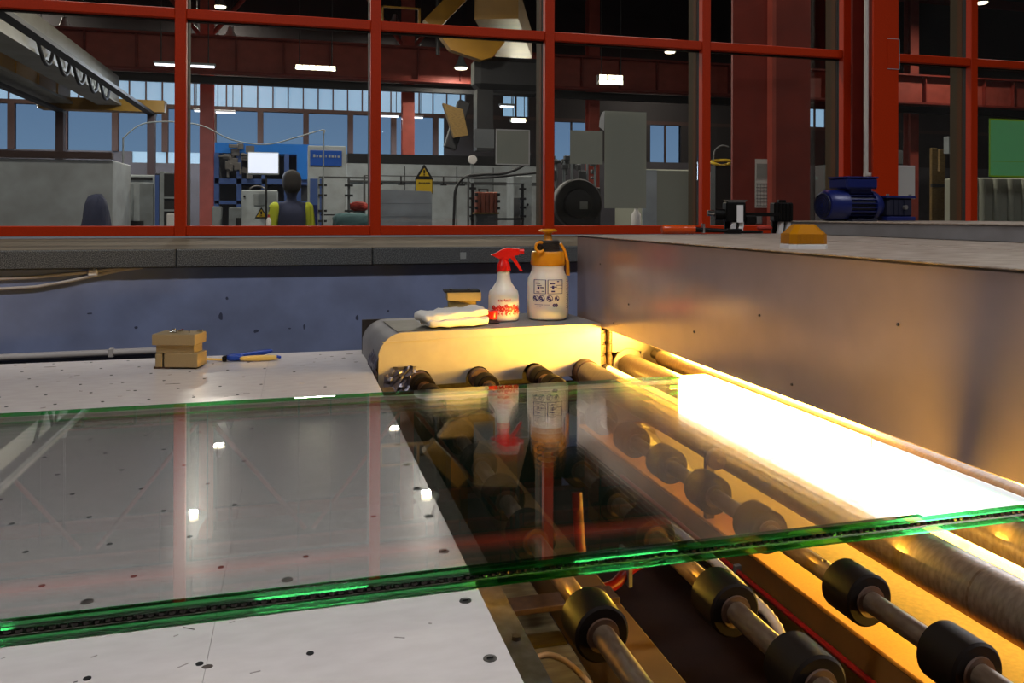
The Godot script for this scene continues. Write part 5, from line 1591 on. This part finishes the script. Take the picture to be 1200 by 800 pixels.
	for x in [-0.22, 0.245]:
		lim("post", x - 0.012, x + 0.012, 0, 1.63, -0.012, 0.012, "near_black", t)
		for y in [1.33, 1.41, 1.49, 1.58]:
			lim("clip", x - 0.03, x + 0.03, y - 0.01, y + 0.01, -0.01, 0.02, "near_black", t)
	lim("bar", -0.24, 0.26, 1.295, 1.315, -0.01, 0.012, "near_black", t)
	lim("bar", -0.24, 0.26, 1.62, 1.632, -0.01, 0.01, "dark_grey", t)
	t = thing("coil_block", "brown copper coil block with black clips, inside the black clip frame", "coil", Vector3(1.61, 0, -6.95))
	lim("stand", -0.1, 0.1, 0, 1.35, -0.1, 0.0, "dark_grey", t)
	for i in 5:
		lim("winding", -0.095 + i * 0.04, -0.06 + i * 0.04, 1.36, 1.545, -0.09, 0.005 * (i % 2), "copper", t, 0.006)
	lim("yoke", -0.11, 0.11, 1.35, 1.365, -0.1, 0.012, "wood", t)
	for s in [-1, 1]:
		for y in [1.39, 1.45, 1.51]:
			lim("clip", 0.1 * s - 0.012, 0.1 * s + 0.012, y, y + 0.025, 0, 0.03, "near_black", t)
	lim("bracket", -0.07, 0.02, 1.56, 1.575, -0.05, -0.03, "dark_grey", t)
	lim("bracket", -0.07, -0.06, 1.545, 1.575, -0.05, -0.03, "dark_grey", t)
	lim("bracket", 0.01, 0.02, 1.545, 1.575, -0.05, -0.03, "dark_grey", t)
	t = thing("air_hose", "black flexible hose curving over the clip frame in the third pane", "hose", Vector3(0, 0, -8.0))
	wire("hose_run", [Vector3(1.5, 1.0, 0), Vector3(1.515, 1.4, 0), Vector3(1.53, 1.6, 0), Vector3(1.62, 1.72, 0), Vector3(1.8, 1.75, 0), Vector3(2.05, 1.77, 0), Vector3(2.25, 1.86, 0), Vector3(2.32, 1.98, 0)], 0.014, "near_black", t)
	wire("branch_hose", [Vector3(1.62, 1.72, 0.02), Vector3(1.85, 1.72, 0.02), Vector3(2.4, 1.78, 0.02)], 0.012, "near_black", t)
	lim("hose_stand", 1.46, 1.54, 0, 1.0, -0.04, 0.04, "dark_grey", t)
	t = thing("dial_post", "round white dial on a thin grey post in the third pane", "gauge", Vector3(1.91, 0, -9.0))
	cyl("post", Vector3(0, 0, 0), Vector3(0, 1.95, 0), 0.018, "cab_grey", t, 8)
	cyl("dial", Vector3(0, 1.97, 0.0), Vector3(0, 1.97, 0.03), 0.05, "label_white", t, 18)
	t = cabinet("slim_cabinet", "slim grey cabinet with a small round lock, left of the third mullion", 2.16, 2.36, 1.75, -8.1, 0.3, "cab_grey")
	lim("darker_door", -0.1, 0.0, 0.08, 1.52, 0.0, 0.008, "dark_grey", t)
	cyl("lock", Vector3(0.05, 1.45, 0.0), Vector3(0.05, 1.45, 0.012), 0.012, "near_black", t, 10)
	# black reel
	t = thing("cable_reel", "big black round reel with a small pale label, just right of the third mullion", "reel", Vector3(2.13, 0, -6.0))
	st = S()
	lathe(st, [Vector2(0, -0.09), Vector2(0.19, -0.09), Vector2(0.195, -0.08), Vector2(0.195, 0.0), Vector2(0.185, 0.01), Vector2(0.15, 0.0), Vector2(0.12, -0.01), Vector2(0.11, 0.01), Vector2(0, 0.012)], along(Vector3.BACK, Vector3(0, 1.435, 0)), 48)
	obj("disc", st, "rubber", t)
	lim("label", 0.005, 0.07, 1.39, 1.45, 0.0125, 0.014, "paper_grey", t)
	lim("stand", -0.05, 0.05, 0, 1.3, -0.16, -0.1, "dark_grey", t)
	t = cabinet("pipe_manifold", "dark tangle of pipes and valves behind the black reel", 2.2, 2.7, 1.6, -7.0, 0.3, "near_black", "manifold")
	st = S()
	for i in 24:
		var c := Vector3(rng.randf_range(-0.24, 0.24), rng.randf_range(1.55, 1.86), rng.randf_range(-0.1, 0.1))
		bx(st, c, Vector3(rng.randf_range(0.02, 0.07), rng.randf_range(0.02, 0.1), 0.05), 0.005)
	cl = obj("valve_cluster", st, "dark_grey", t)
	cl.set_meta("kind", "stuff")
	for i in 6:
		cyl("pipe", Vector3(-0.2 + 0.075 * i, 1.55, 0.05), Vector3(-0.2 + 0.075 * i, 1.85, 0.05), 0.012, "cab_grey", t, 8)
	# small bottle and white box cabinet
	t = thing("white_bottle", "small white bottle standing just left of the pale box cabinet", "bottle", Vector3(1.985, 0, -4.55))
	lim("stand", -0.06, 0.06, 0, 1.26, -0.04, 0.04, "near_black", t)
	st = S()
	lathe(st, [Vector2(0, 1.26), Vector2(0.028, 1.26), Vector2(0.028, 1.35), Vector2(0.012, 1.372), Vector2(0.012, 1.385), Vector2(0, 1.385)], Transform3D.IDENTITY, 18)
	obj("bottle", st, "label_white", t)
	cyl("cap", Vector3(0, 1.385, 0), Vector3(0, 1.4, 0), 0.013, "cab_grey", t, 12)
	t = cabinet("box_cabinet", "pale box cabinet with a lighter left side, left of the fourth mullion", 2.27, 2.68, 1.66, -5.1, 0.5, "sheet_olive")
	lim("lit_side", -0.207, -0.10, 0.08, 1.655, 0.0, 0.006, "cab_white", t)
	t = cabinet("far_machine", "pale machine front right of the fourth mullion, beside the dark red column", 4.9, 5.7, 1.88, -9.0, 0.4, "cab_white", "machine")
	for i in 3:
		lim("vertical_bar", -0.3 + i * 0.14, -0.27 + i * 0.14, 0.4, 1.85, 0.0, 0.02, "dark_grey", t)
	t = thing("yellow_coil", "small yellow hose coil under a thin grey arch, right of the fourth mullion", "coil", Vector3(4.5, 0, -8.0))
	ring = []
	for k in 17:
		ring.append(Vector3(cos(TAU * k / 16) * 0.11, 1.92 + sin(TAU * k / 16) * 0.03, 0.05 * sin(TAU * k / 8)))
	wire("coil", ring, 0.018, "warn_yellow", t, 6, 3)
	wire("arch", [Vector3(-0.1, 1.9, 0), Vector3(-0.08, 2.05, 0), Vector3(0.0, 2.11, 0), Vector3(0.09, 2.1, 0)], 0.008, "cab_grey", t, 6)
	lim("stand", -0.1, 0.1, 0, 1.89, -0.05, 0.05, "near_black", t)
	# right-hand dark bay
	t = thing("timber_stack", "upright yellowish planks and a pale block in the dark, right of the column", "planks", Vector3(5.63, 0, -6.0))
	for i in 5:
		box("plank", Vector3(-0.15 + i * 0.08, 0.98 - 0.1 * (i % 2), -0.04 * (i % 3)), Vector3(0.06, 1.94 - 0.2 * (i % 2), 0.03), "wood", t, 0.003)
	lim("pale_block", -0.06, 0.05, 1.9, 2.05, 0.02, 0.08, "cab_grey", t)
	lim("tie_bar", -0.2, 0.2, 1.6, 1.63, 0.02, 0.04, "near_black", t)
	t = cabinet("dark_press", "dark press with slanting arms in the shadow, right of the column", 8.6, 9.9, 2.2, -11.5, 0.6, "near_black", "machine")
	box("slant_arm", Vector3(-0.3, 2.6, -0.1), Vector3(0.1, 1.3, 0.1), "dark_grey", t, 0.01, Basis(Vector3.BACK, 0.35))
	lim("crosshead", -0.6, 0.65, 2.2, 2.45, -0.4, 0.0, "dark_grey", t, 0.02)
	lim("red_post", 0.1, 0.35, 2.45, 3.8, -0.4, -0.1, "red_dark", t)
	cyl("pale_knob", Vector3(-0.45, 1.9, 0.0), Vector3(-0.45, 1.9, 0.06), 0.05, "cab_grey", t, 12)
	t = cabinet("curtain_bay", "grey-green curtained machine below the green sheet", 5.5, 6.6, 1.67, -5.6, 0.3, "sheet_olive", "machine")
	for i in 7:
		cyl("curtain_fold", Vector3(-0.45 + i * 0.15, 0.1, 0.01), Vector3(-0.45 + i * 0.15, 1.66, 0.01), 0.03, "sheet_olive", t, 10)

func warn(t: Node3D, at: Vector3, w: float) -> void:
	var h := w * 0.87
	var x := Transform3D(Basis.IDENTITY, at)
	slab("warning_triangle", [Vector2(-w * 0.5, 0), Vector2(w * 0.5, 0), Vector2(0, h)], 0.004, x, "warn_black", t)
	x.origin.z += 0.002
	slab("triangle_field", [Vector2(-w * 0.38, h * 0.09), Vector2(w * 0.38, h * 0.09), Vector2(0, h * 0.8)], 0.004, x, "warn_yellow", t)
	x.origin.z += 0.002
	slab("bolt_sign", [Vector2(-w * 0.05, h * 0.32), Vector2(w * 0.05, h * 0.32), Vector2(w * 0.07, h * 0.62), Vector2(-w * 0.07, h * 0.62)], 0.004, x, "warn_black", t)
	slab("bolt_sign", [Vector2(-w * 0.05, h * 0.16), Vector2(w * 0.05, h * 0.16), Vector2(w * 0.05, h * 0.25), Vector2(-w * 0.05, h * 0.25)], 0.004, x, "warn_black", t)
